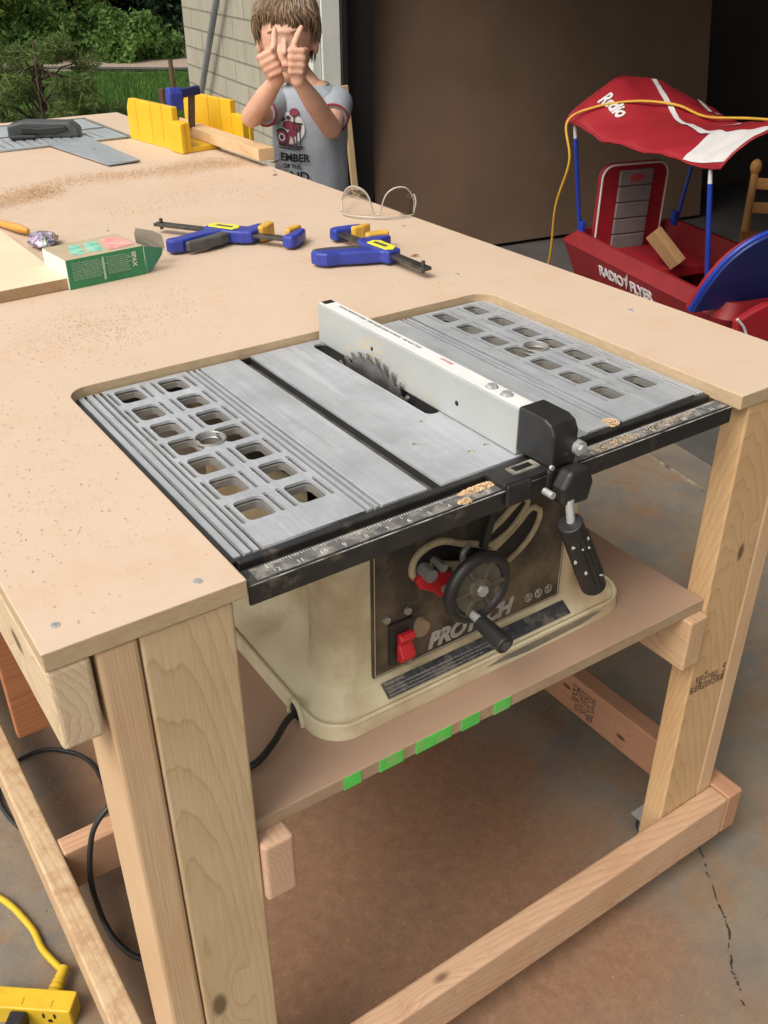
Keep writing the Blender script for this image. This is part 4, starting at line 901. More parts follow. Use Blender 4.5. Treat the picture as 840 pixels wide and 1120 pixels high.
for args in (([(.3, .1), (.6, .1), (.8, -.1)], .28, 4200, 11, FL+.0008, None, .0013), ([(1.2, 0), (1.5, .3), (1.4, -.4)], .4, 1100, 12, FL+.0008, None, .0011), ([(-.1, .5), (.1, .8)], .2, 700, 13, FL+.0008, None, .0014)):
    v_, f_ = dust_patch(*args); b = len(V); V += v_; Fc += [tuple(i+b for i in f) for f in f_]
me = bpy.data.meshes.new('floor_sawdust'); me.from_pydata(V, [], Fc)
tag(link_mesh('floor_sawdust', me, mat('floor chips', (.40, .25, .14), (.28, .16, .09), 90, .95)), 'fine brown sawdust and chips on the concrete under the bench', 'sawdust', kind='stuff')
CPS = [((1.0894, 1.5957), .016, 'dark curled wood shaving on the bench top near the end of the pine stick'), ((1.0074, 1.4556), .008, 'tiny brown shaving on the bench top in front of the boy'), ((.8858, .72), .010, 'small brown shaving on the bench top right of the saw')]
for (x, y), s, lb in CPS:
    bm = BM(); P = [(x+s*t_*math.cos(.4), y-s*t_, .0012+.003*math.sin(t_*3)) for t_ in (-.8, -.4, 0, .4, .8)]
    tube(bm, P, [.0006, .0016, .0022, .0016, .0005], 6); tag(obj('wood_shaving', bm, mat('brown shaving', (.22, .13, .07), rough=.9)), lb, 'wood shaving', 'wood shavings on the bench')

# ------------------------------------------------------------------ trigger clamps
BLU = mat('blue clamp plastic', (.022, .035, .26), (.03, .05, .32), 30, .38, dust=(.12, .14, .30), dust_amt=.25)
DGR = mat('dark grey grip', (.05, .052, .055), (.075, .075, .075), 30, .5)
PAD = mat('yellow pad', (.66, .40, .06), (.55, .31, .04), 50, .5)
LBL = mat('yellow label', (.78, .72, .05), (.62, .60, .05), 60, .4)
BAR = mat('clamp bar steel', (.06, .058, .055), (.12, .11, .10), 50, .42, .7)
def clamp(label, loc, rz, sg, group, Lb=.335, bodyx=.15, rot=None, jaw=.055, kick=0.0):
    t_ = thing('trigger_clamp', label, 'clamp', loc, rz, group, rot=rot)
    def P(pts):
        pts = [(p[0]+kick*max(0, -p[1]-.020), p[1]) for p in pts]
        return [(p[0], p[1]*sg) for p in (pts if sg > 0 else pts[::-1])]
    z0 = .004
    bm = BM(); box2(bm, (0, -.009, z0+.010), (Lb, .009, z0+.016)); b = obj('bar', bm, BAR, t_, bevel=.001)
    bm = BM(); cyl(bm, (.012, 0, z0+.004), (.012, 0, z0+.024), .0035, n=10); q = obj('stop_pin', bm, BAR, None, smooth=40); q.parent = b
    x = bodyx
    bm = BM(); prism(bm, P([(x-.035, -.014), (x-.020, -.018), (x-.030, -.050), (x-.040, -.085), (x-.052, -.108), (x-.046, -.120), (x-.030, -.122), (x-.018, -.108), (x-.004, -.060), (x+.012, -.026), (x+.050, -.020), (x+.068, -.012), (x+.070, .012), (x+.066, .030), (x+.058, .050), (x+.048, .050), (x+.040, .022), (x+.010, .018), (x-.030, .016)]), z0, z0+.0225)
    obj('body', bm, BLU, t_, bevel=.004, bseg=3)
    bm = BM(); prism(bm, P([(x+.004, -.022), (x+.030, -.024), (x+.026, -.050), (x+.012, -.085), (x-.004, -.110), (x-.014, -.108), (x-.004, -.075), (x+.004, -.045)]), z0+.002, z0+.0205)
    obj('trigger', bm, DGR, t_, bevel=.004, bseg=3)
    bm = BM(); prism(bm, P([(x-.024, -.013), (x+.030, -.016), (x+.036, 0), (x+.028, .012), (x-.020, .012), (x-.030, 0)]), z0+.0227, z0+.0248); q = obj('label_plate', bm, LBL, t_, bevel=.001)
    bm = BM(); prism(bm, P([(x-.012, -.006), (x+.022, -.008), (x+.024, -.001), (x-.010, .002)]), z0+.0250, z0+.0254); obj('label_mark', bm, DGR, t_)
    bm = BM(); prism(bm, P([(x+.0665, .012), (x+.078, .010), (x+.083, .022), (x+.081, .052), (x+.068, .058), (x+.060, .053)]), z0-.002, z0+.027); obj('pad', bm, PAD, t_, bevel=.004, bseg=3)
    e = Lb
    bm = BM(); prism(bm, P([(e-.014, -.014), (e+.008, -.015), (e+.012, 0), (e+.009, .026), (e+.003, jaw-.004), (e-.010, jaw-.002), (e-.012, .026)]), z0, z0+.022); obj('end_jaw', bm, BLU, t_, bevel=.005, bseg=3)
    bm = BM(); prism(bm, P([(e-.0145, .018), (e-.0105, jaw+.006), (e-.020, jaw+.006), (e-.027, .040), (e-.026, .020)]), z0-.001, z0+.025); obj('pad', bm, PAD, t_, bevel=.004, bseg=3)
    return t_
GC = 'blue trigger clamps on the workbench'
clamp('blue trigger clamp lying left of the safety glasses with its black bar pointing left', (.575, 1.135, .0), R(-57.5), 1, GC, .295, .150)
clamp('blue trigger clamp lying in front of the clear safety glasses, bar pointing at the viewer', (.828, .600, .0), R(90), -1, GC, .280, .128, kick=.75)

# ------------------------------------------------------------------ safety glasses (lens wrap, bridge and temples)
SG = thing('safety_glasses', 'clear plastic safety glasses lying upside down behind the trigger clamp', 'safety glasses', (.975, .968, 0), R(-38))
def clear_mat():
    m, t, b = new_mat('clear polycarbonate'); b.inputs['Base Color'].default_value = (.93, .90, .86, 1); b.inputs['Roughness'].default_value = .06
    b.inputs['Transmission Weight'].default_value = 1; b.inputs['IOR'].default_value = 1.08; b.inputs['Alpha'].default_value = .5; return m
CLR = clear_mat(); CLE = mat('clear rim edge', (.50, .45, .38), (.36, .31, .26), 30, .25)
def gl(u, t_): # u -1..1 across, t_ 0..1 height; wraps round
    return Vector((.073*math.sin(u*1.15)/math.sin(1.15), .045*(1-math.cos(u*1.25)), .005+t_))
def brow(u):
    h = .058*(1-abs(abs(u)-.52)**2.2*2.6) ; nose = .034*math.exp(-(u/.12)**2); return max(.006, h-nose*.95)
bm = BM(); cols = []
nU = 48
for i in range(nU+1):
    u = -1+2*i/nU; hh = brow(u); cols.append([bm.verts.new(gl(u, hh*j/6)) for j in range(7)])
for a, b in zip(cols, cols[1:]):
    for j in range(6): bm.faces.new((a[j], b[j], b[j+1], a[j+1]))
lens = obj('lens', bm, CLR, SG, smooth=60); sm = lens.modifiers.new('thick', 'SOLIDIFY'); sm.thickness = .0018
bm = BM(); loop = [gl(-1+2*i/nU, brow(-1+2*i/nU)) for i in range(nU+1)]; tube(bm, loop, .0016, 6); tube(bm, [gl(-1+2*i/nU, 0) for i in range(nU+1)], .0014, 6); obj('rim', bm, CLE, SG, smooth=60)
for s in (-1, 1):
    e0 = gl(s, .004); bm = BM(); tube(bm, smooth_path([e0, e0+Vector((s*.003, .03, .012)), e0+Vector((-s*.002, .08, .016)), e0+Vector((-s*.012, .115, .002))]), .0020, 6); obj('temple', bm, CLE, SG, smooth=60)

# ------------------------------------------------------------------ screw box (open green carton)
SX = thing('screw_carton', 'small green and white screw carton with its end flap open, lying on its side', 'box', (.3215, .885, 0), R(5))
bl_, bw_, bh_ = .135, .095, .048
GRC = mat('green carton', (.03, .22, .085), (.025, .18, .07), 20, .45); WHC = mat('white carton', (.66, .65, .63), (.58, .57, .56), 20, .5); CRD = mat('grey card', (.42, .37, .30), (.36, .31, .25), 30, .8); TEAL = mat('green card inside', (.05, .33, .20), (.04, .27, .17), 20, .5)
def slab(name, a, b, m, pr, bev=.0006):
    bm = BM(); box2(bm, a, b); return obj(name, bm, m, pr, bevel=bev)
slab('side_panel', (0, 0, 0), (bl_, .0010, bh_), GRC, SX); slab('back_panel', (0, bw_-.001, 0), (bl_, bw_, bh_), GRC, SX)
slab('bottom_panel', (0, .0011, 0), (bl_, bw_-.0011, .0010), GRC, SX); tp = slab('top_panel', (0, .0011, bh_-.001), (bl_, bw_-.0011, bh_), mat('tan carton top', (.46, .37, .25), (.40, .32, .21), 20, .6), SX)
slab('end_panel', (-.0010, .0005, .0005), (-.0001, bw_-.0005, bh_-.0005), WHC, SX)
LTX = mat('pale print', (.42, .52, .42), (.35, .46, .36), 60, .5)
rgx = random.Random(8)
words = 'wood screw zinc plated steel flat head drive self drilling 4 x 40 mm for timber chipboard hardboard fixing anchors'.split()
for bx0, bx1 in ((.008, .058), (.068, .105)):
    bm_rows = []
    for r_i in range(9):
        s_ = ''
        while len(s_) < (bx1-bx0)/.00155: s_ += rgx.choice(words)+' '
        bm_rows.append(s_.strip())
    w_ = writing('carton_print', '\n'.join(bm_rows), .0036, (bx0, -.0004, bh_-.008), (1,0,0), (0,0,1), LTX, SX, ext=.0001, line=.92)
w_ = writing('carton_print', 'SPAX', .0105, (.113, -.0004, bh_-.006), (0,0,-1), (1,0,0), WHC, SX, ext=.0001, fat=.0003)
bm = BM(); box2(bm, (.060, -.0004, .006), (.0635, -.0001, bh_-.005)); obj('divider', bm, LTX, SX)
bm = BM()
for k, (x0, x1) in enumerate(((.022, .046), (.050, .078))): prism(bm, [(x0, .02), (x1-.006, .016), (x1, .04), (x1+.008, .075), (x0+.016, .078), (x0+.004, .05)], bh_+.0002, bh_+.0006)
obj('top_print', bm, mat('teal print', (.09, .40, .27), (.35, .60, .50), 60, .5), SX)
bm = BM(); prism(bm, [(.082, .012), (.128, .018), (.131, .050), (.120, .085), (.094, .080), (.086, .045)], bh_+.0002, bh_+.0006); obj('top_print', bm, mat('pink print', (.62, .22, .20), (.66, .42, .36), 70, .5), SX)
def sheet(name, pts, m):
    a_ = R(5); bm = BM(); q4 = []
    for p in pts:
        d = Vector(p)-Vector((.3215, .885, 0)); q4.append(Vector((d.x*math.cos(a_)+d.y*math.sin(a_), -d.x*math.sin(a_)+d.y*math.cos(a_), d.z)))
    n_ = (q4[1]-q4[0]).cross(q4[2]-q4[0]).normalized()*.0005
    A_ = [bm.verts.new(p-n_) for p in q4]; B2 = [bm.verts.new(p+n_) for p in q4]; k = len(q4)
    for i in range(k): bm.faces.new((A_[i], A_[(i+1) % k], B2[(i+1) % k], B2[i]))
    bm.faces.new(A_[::-1]); bm.faces.new(B2); return obj(name, bm, m, SX)
sheet('end_flap', [(.4565, .8965, .0470), (.4575, .8965, .0015), (.470, .905, .0030), (.498, .925, .020), (.502, .930, .030)], TEAL)
sheet('end_flap', [(.462, .944, .040), (.459, .940, .058), (.462, .938, .068), (.490, .932, .060), (.505, .932, .050), (.508, .932, .028), (.500, .932, .020)], CRD)

# loose board, wrapped drill bits, brush
MB2 = thing('offcut_board', 'thick pale offcut board lying at the left edge of the bench by the screw carton', 'board', (.10, 1.08, 0))
bm = BM(); prism(bm, [(-.40, -.222), (.2200, -.190), (.2140, .198), (-.40, .36)], 0.0005, .019); bmesh.ops.recalc_face_normals(bm, faces=bm.faces[:])
me = bpy.data.meshes.new('slab'); bm.to_mesh(me); bm.free(); me.materials.append(mat('pale birch face', (.68, .60, .43), (.62, .53, .36), 5, .6)); me.materials.append(mat('offcut edge', (.38, .25, .14), (.31, .20, .11), 60, .8))
for p in me.polygons: p.material_index = 0 if p.normal.z > .9 else 1
link_mesh('slab', me, None, MB2, bevel=.001)
FO = thing('foil_packet', 'crumpled silver and purple foil packet between the offcut board and the carton', 'packet', (.365, 1.165, 0), R(-20))
bm = BM(); ell(bm, (0, 0, .012), (.026, .040, .012), seg=28, rings=16)
for v in bm.verts: v.co += Vector((noise.noise(v.co*70), noise.noise(v.co*70+Vector((5,5,5))), noise.noise(v.co*90)*.8))*.007; v.co.z = max(.0008, v.co.z)
def foil():
    m, t, b = new_mat('printed foil'); v = obj_vec(t)
    col = ramp(t, noise_(t, v, 45, 3, .6, 1.0), [(.36, (.62, .60, .66)), (.47, (.30, .17, .36)), (.52, (.65, .65, .68)), (.58, (.05, .05, .16)), (.66, (.50, .60, .28))])
    t.links.new(col, b.inputs['Base Color']); b.inputs['Roughness'].default_value = .22; b.inputs['Metallic'].default_value = .5; return m
obj('wrapper', bm, foil(), FO, smooth=25)
BR = thing('paint_brush', 'small brush with orange wooden handle lying behind the offcut board', 'brush', (.345, 1.30, 0), R(105))
bm = BM(); cone_chain(bm, [(-.055, 0, .012), (-.03, 0, .012), (.02, 0, .011), (.055, 0, .010)], [.006, .0085, .007, .0055], 12); obj('handle', bm, mat('orange handle', (.62, .30, .05), (.5, .22, .03), 20, .4), BR, smooth=60)
bm = BM(); cyl(bm, (.053, 0, .010), (.075, 0, .011), .0062, .010, n=14); obj('ferrule', bm, SCR, BR, smooth=40)
bm = BM()
rgb_ = random.Random(2)
for _ in range(120): a = rgb_.uniform(-.009, .009); c = rgb_.uniform(.004, .018); tube(bm, [(.074, a*.8, c), (.115+rgb_.uniform(-.006, .006), a*1.6, c)], .0007, 4)
obj('bristle', bm, mat('reddish bristle', (.34, .13, .09), (.45, .20, .14), 60, .8), BR)

# ------------------------------------------------------------------ second tool table at the far end
RT2 = thing('slotted_tool_table', 'flat grey metal tool table with rows of slots at the far end of the bench', 'tool table', (.60, 2.36, 0), world=True)
sl = []
for row_y, xs in ((2.215, [.30+.0245*i for i in range(23)]),):
    for x in xs: sl.append(rrect(x-.0035, row_y-.065, x+.0035, row_y+.065, .003, 3))
holed('slotted_plate', [(.22, 2.125), (.902, 2.125), (.902, 2.30), (.22, 2.30)], sl, .002, .006, alu_mat('tool table metal', (.42, .46, .48)), RT2)
bm = BM(); box2(bm, (.22, 2.125, .0004), (.902, 2.30, .0015)); obj('slot_floor', bm, mat('slot floor', (.12, .12, .12), (.2, .18, .15), 60, .7), RT2)
bm = BM(); box2(bm, (.22, 2.306, .0004), (.902, 2.500, .0065)); obj('rear_plate', bm, alu_mat('tool table metal b', (.42, .46, .48)), RT2, bevel=.0015)
bm = BM(); box2(bm, (.21, 2.502, .0004), (.912, 2.512, .008)); box2(bm, (.904, 2.12, .0004), (.912, 2.500, .008)); box2(bm, (.24, 2.3005, .0005), (.90, 2.3055, .009)); obj('table_frame', bm, mat('table frame', (.20, .20, .19), (.3, .28, .24), 30, .5, .4), RT2)
bm = BM(); tube(bm, [(.52+.022*math.cos(a*math.pi/12), 2.40+.022*math.sin(a*math.pi/12), .0075) for a in range(24)], .0015, 6, True); obj('ring', bm, ALUD, RT2)
MG2 = thing('blade_guard', 'dark grey plastic guard resting on the slotted metal tool table', 'guard', (.715, 2.262, .006), R(-28))
bm = BM(); prism(bm, [(-.10, 0), (.095, 0), (.095, .022), (.075, .040), (-.055, .044), (-.098, .034)], -.030, .030, (0,0,0), (1,0,0), (0,0,1))
obj('shell', bm, mat('dark guard plastic', (.035, .038, .042), (.055, .058, .06), 14, .4), MG2, bevel=.006, bseg=3)
bm = BM(); prism(bm, [(-.06, .012), (.03, .010), (.07, .022), (.06, .032), (-.01, .028), (-.06, .032)], .0305, .036, (0,0,0), (1,0,0), (0,0,1)); obj('lever', bm, mat('black trim', (.012,)*3), MG2, bevel=.003)
bm = BM(); cyl(bm, (-.085, -.052, .006), (-.02, -.046, .006), .010, .006, n=12); obj('hinge_knob', bm, mat('black trim', (.012,)*3), MG2, smooth=40)
MP = thing('metal_plate', 'loose flat grey metal plate with one small hole lying below the tool table', 'metal plate', (.742, 1.975, 0), R(0))
ph = [[(.015+.006*math.cos(a*math.pi/8), .01+.006*math.sin(a*math.pi/8)) for a in range(16)]]
holed('plate', [(-.066, .17), (-.025, -.195), (.060, -.190), (.062, .215)], ph, .004, .0075, alu_mat('loose plate metal', (.36, .40, .43)), MP)
bm = BM(); prism(bm, [(-.062, .165), (-.022, -.188), (.056, -.184), (.058, .210)], .0006, .0038); obj('plate_lip', bm, mat('plate edge', (.08, .08, .08), rough=.5), MP)

# ------------------------------------------------------------------ yellow mitre box
# local frame: X along the box, Y across
MA = Vector((1.00, 2.13, 0)); MBv = Vector((1.045, 1.835, 0))
mx_rz = R(-83)
MX = thing('mitre_box', 'bright yellow plastic mitre box standing at the far corner of the bench', 'mitre box', (1.025, 2.005, 0), mx_rz)
YM = mat('mitre yellow', (.72, .44, .02), (.66, .39, .015), 10, .45)
def wall(name, y0, y1, lx0, lx1, slots):
    # side wall: tall part with a sloping end, lower post at the near end, gaps are the saw slots
    bm = BM(); xs = [lx0]+[s for s in slots for s in (s-.0012, s+.0012)]+[lx1-.055]
    for a, b in zip(xs[::2], xs[1::2]):
        left = a == lx0
        pts = [(a, .0), (b, .0), (b, .108), (a+(.018 if left else 0), .108)]+([(a+.004, .084)] if left else [])
        prism(bm, pts, -y1, -y0, (0,0,0), (1,0,0), (0,0,1))
    prism(bm, [(lx1-.0535, 0), (lx1, 0), (lx1, .076), (lx1-.0535, .076)], -y1, -y0-.0, (0,0,0), (1,0,0), (0,0,1))
    prism(bm, [(lx0+.01, 0), (lx1-.002, 0), (lx1-.002, .016), (lx0+.01, .016)], -y1+.0005, -y0-.0005, (0,0,0), (1,0,0), (0,0,1))
    return obj(name, bm, YM, MX, bevel=.002)
wall('side_wall', -.100, -.082, -.135, .170, (-.08, .0, .06)); wall('side_wall', .082, .100, -.135, .170, (-.08, .0, .06))
bm = BM(); box2(bm, (-.130, -.0815, 0.0005), (.168, .0815, .014)); obj('floor_plate', bm, YM, MX, bevel=.002)
bm = BM(); box2(bm, (.115, -.114, 0.0005), (.175, -.1005, .075)); obj('end_post', bm, YM, MX, bevel=.003)
bm = BM(); box2(bm, (.115, .1005, 0.0005), (.175, .114, .070)); obj('end_post', bm, YM, MX, bevel=.003)
ST = thing('pine_stick', 'square pale pine stick poking out of the yellow mitre box towards the boy', 'stick', (1.045, 1.84, .0290), R(-90))
bm = BM(); box(bm, (0, 0, 0), (.56, .045, .028)); obj('stick', bm, wood('stick wood', (.66, .46, .27), (.52, .33, .17), 'X', (.1, .1, 0), 34, .01, along=.03), ST, bevel=.0015)
BLK2 = mat('brown steel bar', (.09, .055, .035), (.13, .08, .05), 30, .5, .4)
VC = thing('trigger_clamp', 'blue trigger clamp standing upright, gripping the pine stick in the yellow mitre box', 'clamp', (1.075, 1.955, .0438), R(-88), GC)
bm = BM(); box2(bm, (-.008, -.095, .0), (.008, -.089, .170)); obj('bar', bm, BLK2, VC)
bm = BM(); prism(bm, [(-.014, .045), (.014, .045), (.016, .088), (.010, .102), (-.010, .102), (-.016, .085)], -.02, .02, (0, -.092, 0), (1,0,0), (0,0,1)); obj('body', bm, BLU, VC, bevel=.004)
bm = BM(); box(bm, (.0, -.048, .088), (.022, .060, .022), Matrix.Rotation(R(6), 3, 'X')); obj('jaw', bm, mat('navy jaw', (.012, .018, .08), rough=.4), VC, bevel=.003)
bm = BM(); box(bm, (.0, -.045, .042), (.013, .016, .090), Matrix.Rotation(R(-6), 3, 'X')); obj('screw_arm', bm, BLK2, VC, bevel=.002)
VB = thing('clamp_bar', 'short dark steel bar end rising behind the left wall of the yellow mitre box', 'clamp bar', (1.005, 2.09, .0145), R(-83))
bm = BM(); box2(bm, (-.010, -.003, 0), (.010, .003, .112)); obj('bar', bm, BLK2, VB)
bm = BM(); box2(bm, (-.0115, -.0045, .098), (.0115, .0045, .1125)); obj('stop', bm, BLK2, VB)

# ------------------------------------------------------------------ toy wagon with canopy
WG = thing('toy_wagon', 'red folding toy wagon with fabric canopy, blue poles and padded seats in the garage door', 'wagon', (2.65, 2.02, FL+.011), R(-14-90))
# local frame: X towards the camera end, Y is to the far side
RF = mat('red fabric', (.31, .009, .018), (.25, .008, .015), 6, .6, bmp=.25, bscale=18); RFD = mat('red tub plastic', (.25, .010, .014), (.19, .008, .011), 6, .55, bmp=.6, bscale=9)
WF = mat('white fabric', (.62, .60, .60), (.55, .53, .53), 10, .7); BLP = mat('blue pole', (.015, .045, .34), (.012, .035, .28), 10, .35); GYF = mat('grey seat fabric', (.21, .185, .175), (.17, .15, .145), 12, .8, bmp=.3, bscale=60)
bm = BM()
def tub_ring(z, x0, x1, y0, y1, r): return [bm.verts.new((p[0], p[1], z)) for p in rrect(x0, y0, x1, y1, r, 6)]
rr = [tub_ring(*a) for a in ((.17, -.04, .86, .03, .40, .06), (.20, -.06, .90, .01, .42, .06), (.32, -.085, .93, -.03, .46, .06), (.365, -.105, .95, -.045, .47, .06), (.385, -.08, .945, -.035, .465, .06), (.415, -.03, .935, -.022, .455, .05), (.415, -.015, .92, -.008, .438, .05), (.21, -.03, .86, .03, .40, .05))]
for a, b in zip(rr, rr[1:]):
    for i in range(len(a)): bm.faces.new((a[i], a[(i+1) % len(a)], b[(i+1) % len(a)], b[i]))
bm.faces.new(rr[0][::-1]); bm.faces.new(rr[-1]); tub = obj('tub', bm, RFD, WG, smooth=40)
q = None
TXW = (-1, 0, 0)
def side_pt(x, z): return Vector((x, -.034, z))
w_ = writing('lettering', 'RADIO   FLYER', .056, (.20, -.0250, .300), (1, 0, 0), (0, -.333, 1), WF, None, ext=.0012, fat=.0016, spacing=.95); w_.parent = tub
bm = BM(); prism(bm, [(.0, -.008), (.014, .012), (.026, .060), (.008, .036), (-.012, .030), (.002, .022)], 0, .0016, (.382, -.0270, .305), (1, 0, 0), (0, -.333, 1)); q = obj('emblem', bm, WF, None); q.parent = tub
for x in (.04, .80):
    for y in (-.02, .43):
        bm = BM(); cyl(bm, (x, y-.025, .105), (x, y+.025, .105), .105, n=30); wh = obj('wheel', bm, mat('black tyre', (.02,)*3, rough=.7), WG, smooth=30, bevel=.008)
        bm = BM(); cyl(bm, (x, y-.030, .105), (x, y+.030, .105), .055, n=24); q = obj('hub', bm, WF, None, smooth=30); q.parent = wh
bm = BM(); box2(bm, (.02, .0, .10), (.06, .42, .17)); box2(bm, (.78, .0, .10), (.82, .42, .17)); obj('axle', bm, BLKP, WG)
# seats
def seat_back(x, lean, name, h, wide, front, backm, flip):
    s = BM(); y0 = .20-wide/2; prism(s, rrect(0, 0, wide, h, .05, 6), -.014, .014, (x, y0, .30), (0, 1, 0), (-math.sin(lean), 0, math.cos(lean)))
    o = obj(name, s, backm, WG, bevel=.006, bseg=3)
    Xn = Vector((math.cos(lean), 0, math.sin(lean)))*(1 if not flip else -1)
    Yv = Vector((0, 1, 0)); Zv = Vector((-math.sin(lean), 0, math.cos(lean))); Ob = Vector((x, y0, .30))
    bm = BM(); lp = [Ob+Yv*p[0]+Zv*p[1]+Xn*.014 for p in rrect(.004, .004, wide-.004, h-.004, .048, 6)]; tube(bm, lp, .0042, 6, True); q = obj('piping', bm, WF, None, smooth=60); q.parent = o
    bm = BM(); Xs = Yv if not flip else -Yv
    for k in range(5):
        z0 = .03+k*(h-.05)/5; z1 = z0+(h-.05)/5-.003
        for (u0, u1) in ((.075, wide-.075),):
            pts = [Ob+Yv*a+Zv*b for a, b in rrect(u0, z0, u1, z1, .006, 3)]
            A_ = [bm.verts.new(p+Xn*.0145) for p in pts]; B2 = [bm.verts.new(p+Xn*.026) for p in pts]
            for i in range(len(pts)): bm.faces.new((A_[i], A_[(i+1) % len(pts)], B2[(i+1) % len(pts)], B2[i]))
            bm.faces.new(B2); bm.faces.new(A_[::-1])
    q = obj('cushion', bm, GYF, None, bevel=.005, bseg=3); q.parent = o
    return o, Ob, Yv, Zv, Xn
sb, Ob, Yv, Zv, Xn = seat_back(.0, -.03, 'seat_back', .36, .30, True, RF, False)
sb['label'] = 'red and grey padded seat back at the far end'
bm = BM(); lp = [Ob+Yv*(.150+.033*math.cos(a*math.pi/12))+Zv*(.308+.013*math.sin(a*math.pi/12))+Xn*.028 for a in range(24)]; tube(bm, lp, .0022, 5, True)
A_ = [bm.verts.new(Ob+Yv*(.150+.028*math.cos(a*math.pi/12))+Zv*(.308+.009*math.sin(a*math.pi/12))+Xn*.0275) for a in range(24)]; bm.faces.new(A_); q = obj('seat_badge', bm, mat('badge red', (.45, .05, .06)), None); q.parent = sb
bm = BM(); prism(bm, rrect(.03, .05, .34, .38, .03), .30, .34); obj('seat_cushion', bm, RF, WG, bevel=.008)
# front seat folded back over the near end: blue shell seen from outside, red lining
BLS = mat('blue shell', (.012, .028, .17), (.010, .022, .13), 5, .45)
bm = BM(); prof = [(-.10, -.01), (-.085, .10), (-.045, .195), (.03, .255), (.14, .275), (.26, .262), (.40, .270), (.47, .22), (.49, .05), (.46, 0)]
prof = [(p.x, p.y) for p in smooth_path([(a, b, 0) for a, b in prof], 5)]
FZv = Vector((.38, 0, .92)).normalized(); FO_ = Vector((.90, -.03, .40))
prism(bm, prof, -.012, .004, FO_, (0, 1, 0), FZv); fs_ = obj('front_seat', bm, BLS, WG, bevel=.004); fs_['label'] = 'blue shelled front seat back with red lining'
bm = BM(); lp = [FO_+Vector((0, 1, 0))*a+FZv*b+Vector((-.012, 0, .004)) for a, b in prof]; tube(bm, lp, .009, 8); q = obj('seat_rim', bm, BLP, None, smooth=60); q.parent = fs_
bm = BM(); prism(bm, [(a*.98-.012, b*.97) for a, b in prof], -.026, -.0125, FO_+Vector((-.004, 0, .0)), (0, 1, 0), FZv)
q = obj('seat_lining', bm, RF, None, bevel=.005); q.parent = fs_
# near end panel with white piping
bm = BM(); prism(bm, [(p.x, p.y) for p in smooth_path([(-.05, .39, 0), (.05, .43, 0), (.15, .425, 0), (.19, .38, 0), (.20, .18, 0), (-.02, .16, 0)], 4)], .0, .03, (.985, 0, 0), (0, 1, 0), (0, 0, 1)); ep = obj('end_panel', bm, RF, WG, bevel=.008, bseg=3)
bm = BM(); tube(bm, smooth_path([(1.018, -.055, .40), (1.022, -.02, .36), (1.024, .01, .28), (1.022, .02, .20)]), .0045, 6); q = obj('piping', bm, WF, None, smooth=60); q.parent = ep
# poles and clips
PO = [((.0, .0), (-.01, -.07)), ((.815, -.01), (.80, -.075)), ((.0, .43), (.0, .50)), ((.815, .43), (.80, .50))]
for (x0, y0), (x1, y1) in PO:
    bm = BM(); a, b = Vector((x0, y0, .36)), Vector((x1, y1, .803)); cyl(bm, a, a.lerp(b, .90), .0085, .0080, n=12); po = obj('pole', bm, BLP, WG, smooth=40)
    bm = BM(); cyl(bm, a.lerp(b, .895), b, .0070, .006, n=12); q = obj('pole_tip', bm, WF, None, smooth=40); q.parent = po
    bm = BM(); box(bm, a+Vector((0, -.003, .065)), (.032, .022, .055)); q = obj('clip', bm, BLP, None, bevel=.005); q.parent = po
# canopy cloth
def can(s, w_):   # s 0 rear .. 1 front, w_ 0 near .. 1 far
    x = -.055+s*.91+.03*math.sin(w_*math.pi)*(1 if s > .5 else -1)*abs(s-.5)*2; y = -.085+w_*.60
    arch = max(0, math.sin(math.pi*max(0, min(1, w_))))**.8
    sag = 1-.62*max(0, math.sin(math.pi*min(1, max(0, s))))**1.2
    z = .808+.135*arch*sag-.05*math.sin(math.pi*s)*(1-arch)*.3+.018*noise.noise(Vector((s*5, w_*4, 0)))+.006*noise.noise(Vector((s*16, w_*12, 3)))
    if s > .55: z += .012*(s-.55)
    return Vector((x, y, z))
bm = BM(); nu, nv = 48, 30; gr = [[bm.verts.new(can(i/nu, j/nv)) for j in range(nv+1)] for i in range(nu+1)]
for i in range(nu):
    for j in range(nv): bm.faces.new((gr[i][j], gr[i+1][j], gr[i+1][j+1], gr[i][j+1]))
cn = obj('canopy', bm, RF, WG, smooth=80); sm = cn.modifiers.new('thick', 'SOLIDIFY'); sm.thickness = .003; sm.offset = -1
bm = BM(); ed_ = [can(i/nu, 0) for i in range(nu+1)]+[can(1, j/nv) for j in range(1, nv+1)]+[can(1-i/nu, 1) for i in range(1, nu+1)]+[can(0, 1-j/nv) for j in range(1, nv)]
tube(bm, ed_, .004, 6, True); q = obj('canopy_hem', bm, RF, None, smooth=60); q.parent = cn
def patch(name, quad, m, nn=16, lift=.0035):
    """cloth patch laid on the canopy, quad in (s, w) coordinates"""
    b = BM(); g = []
    for i in range(nn+1):
        r0 = []
        for j in range(nn//2+1):
            a, c = i/nn, j/(nn//2)
            s = (quad[0][0]*(1-a)+quad[1][0]*a)*(1-c)+(quad[3][0]*(1-a)+quad[2][0]*a)*c; w_ = (quad[0][1]*(1-a)+quad[1][1]*a)*(1-c)+(quad[3][1]*(1-a)+quad[2][1]*a)*c
            r0.append(b.verts.new(can(s, w_)+Vector((0, 0, lift))))
        g.append(r0)
    for i in range(nn):
        for j in range(nn//2): b.faces.new((g[i][j], g[i+1][j], g[i+1][j+1], g[i][j+1]))
    o = obj(name, b, m, None, smooth=80); o.parent = cn; return o
patch('stripe', ((.02, .60), (.45, .34), (.45, .37), (.02, .635)), WF); patch('stripe', ((.45, .34), (.82, .18), (.82, .24), (.45, .37)), WF, lift=.004)
patch('stripe', ((.02, .88), (.40, .66), (.40, .69), (.02, .91)), WF)
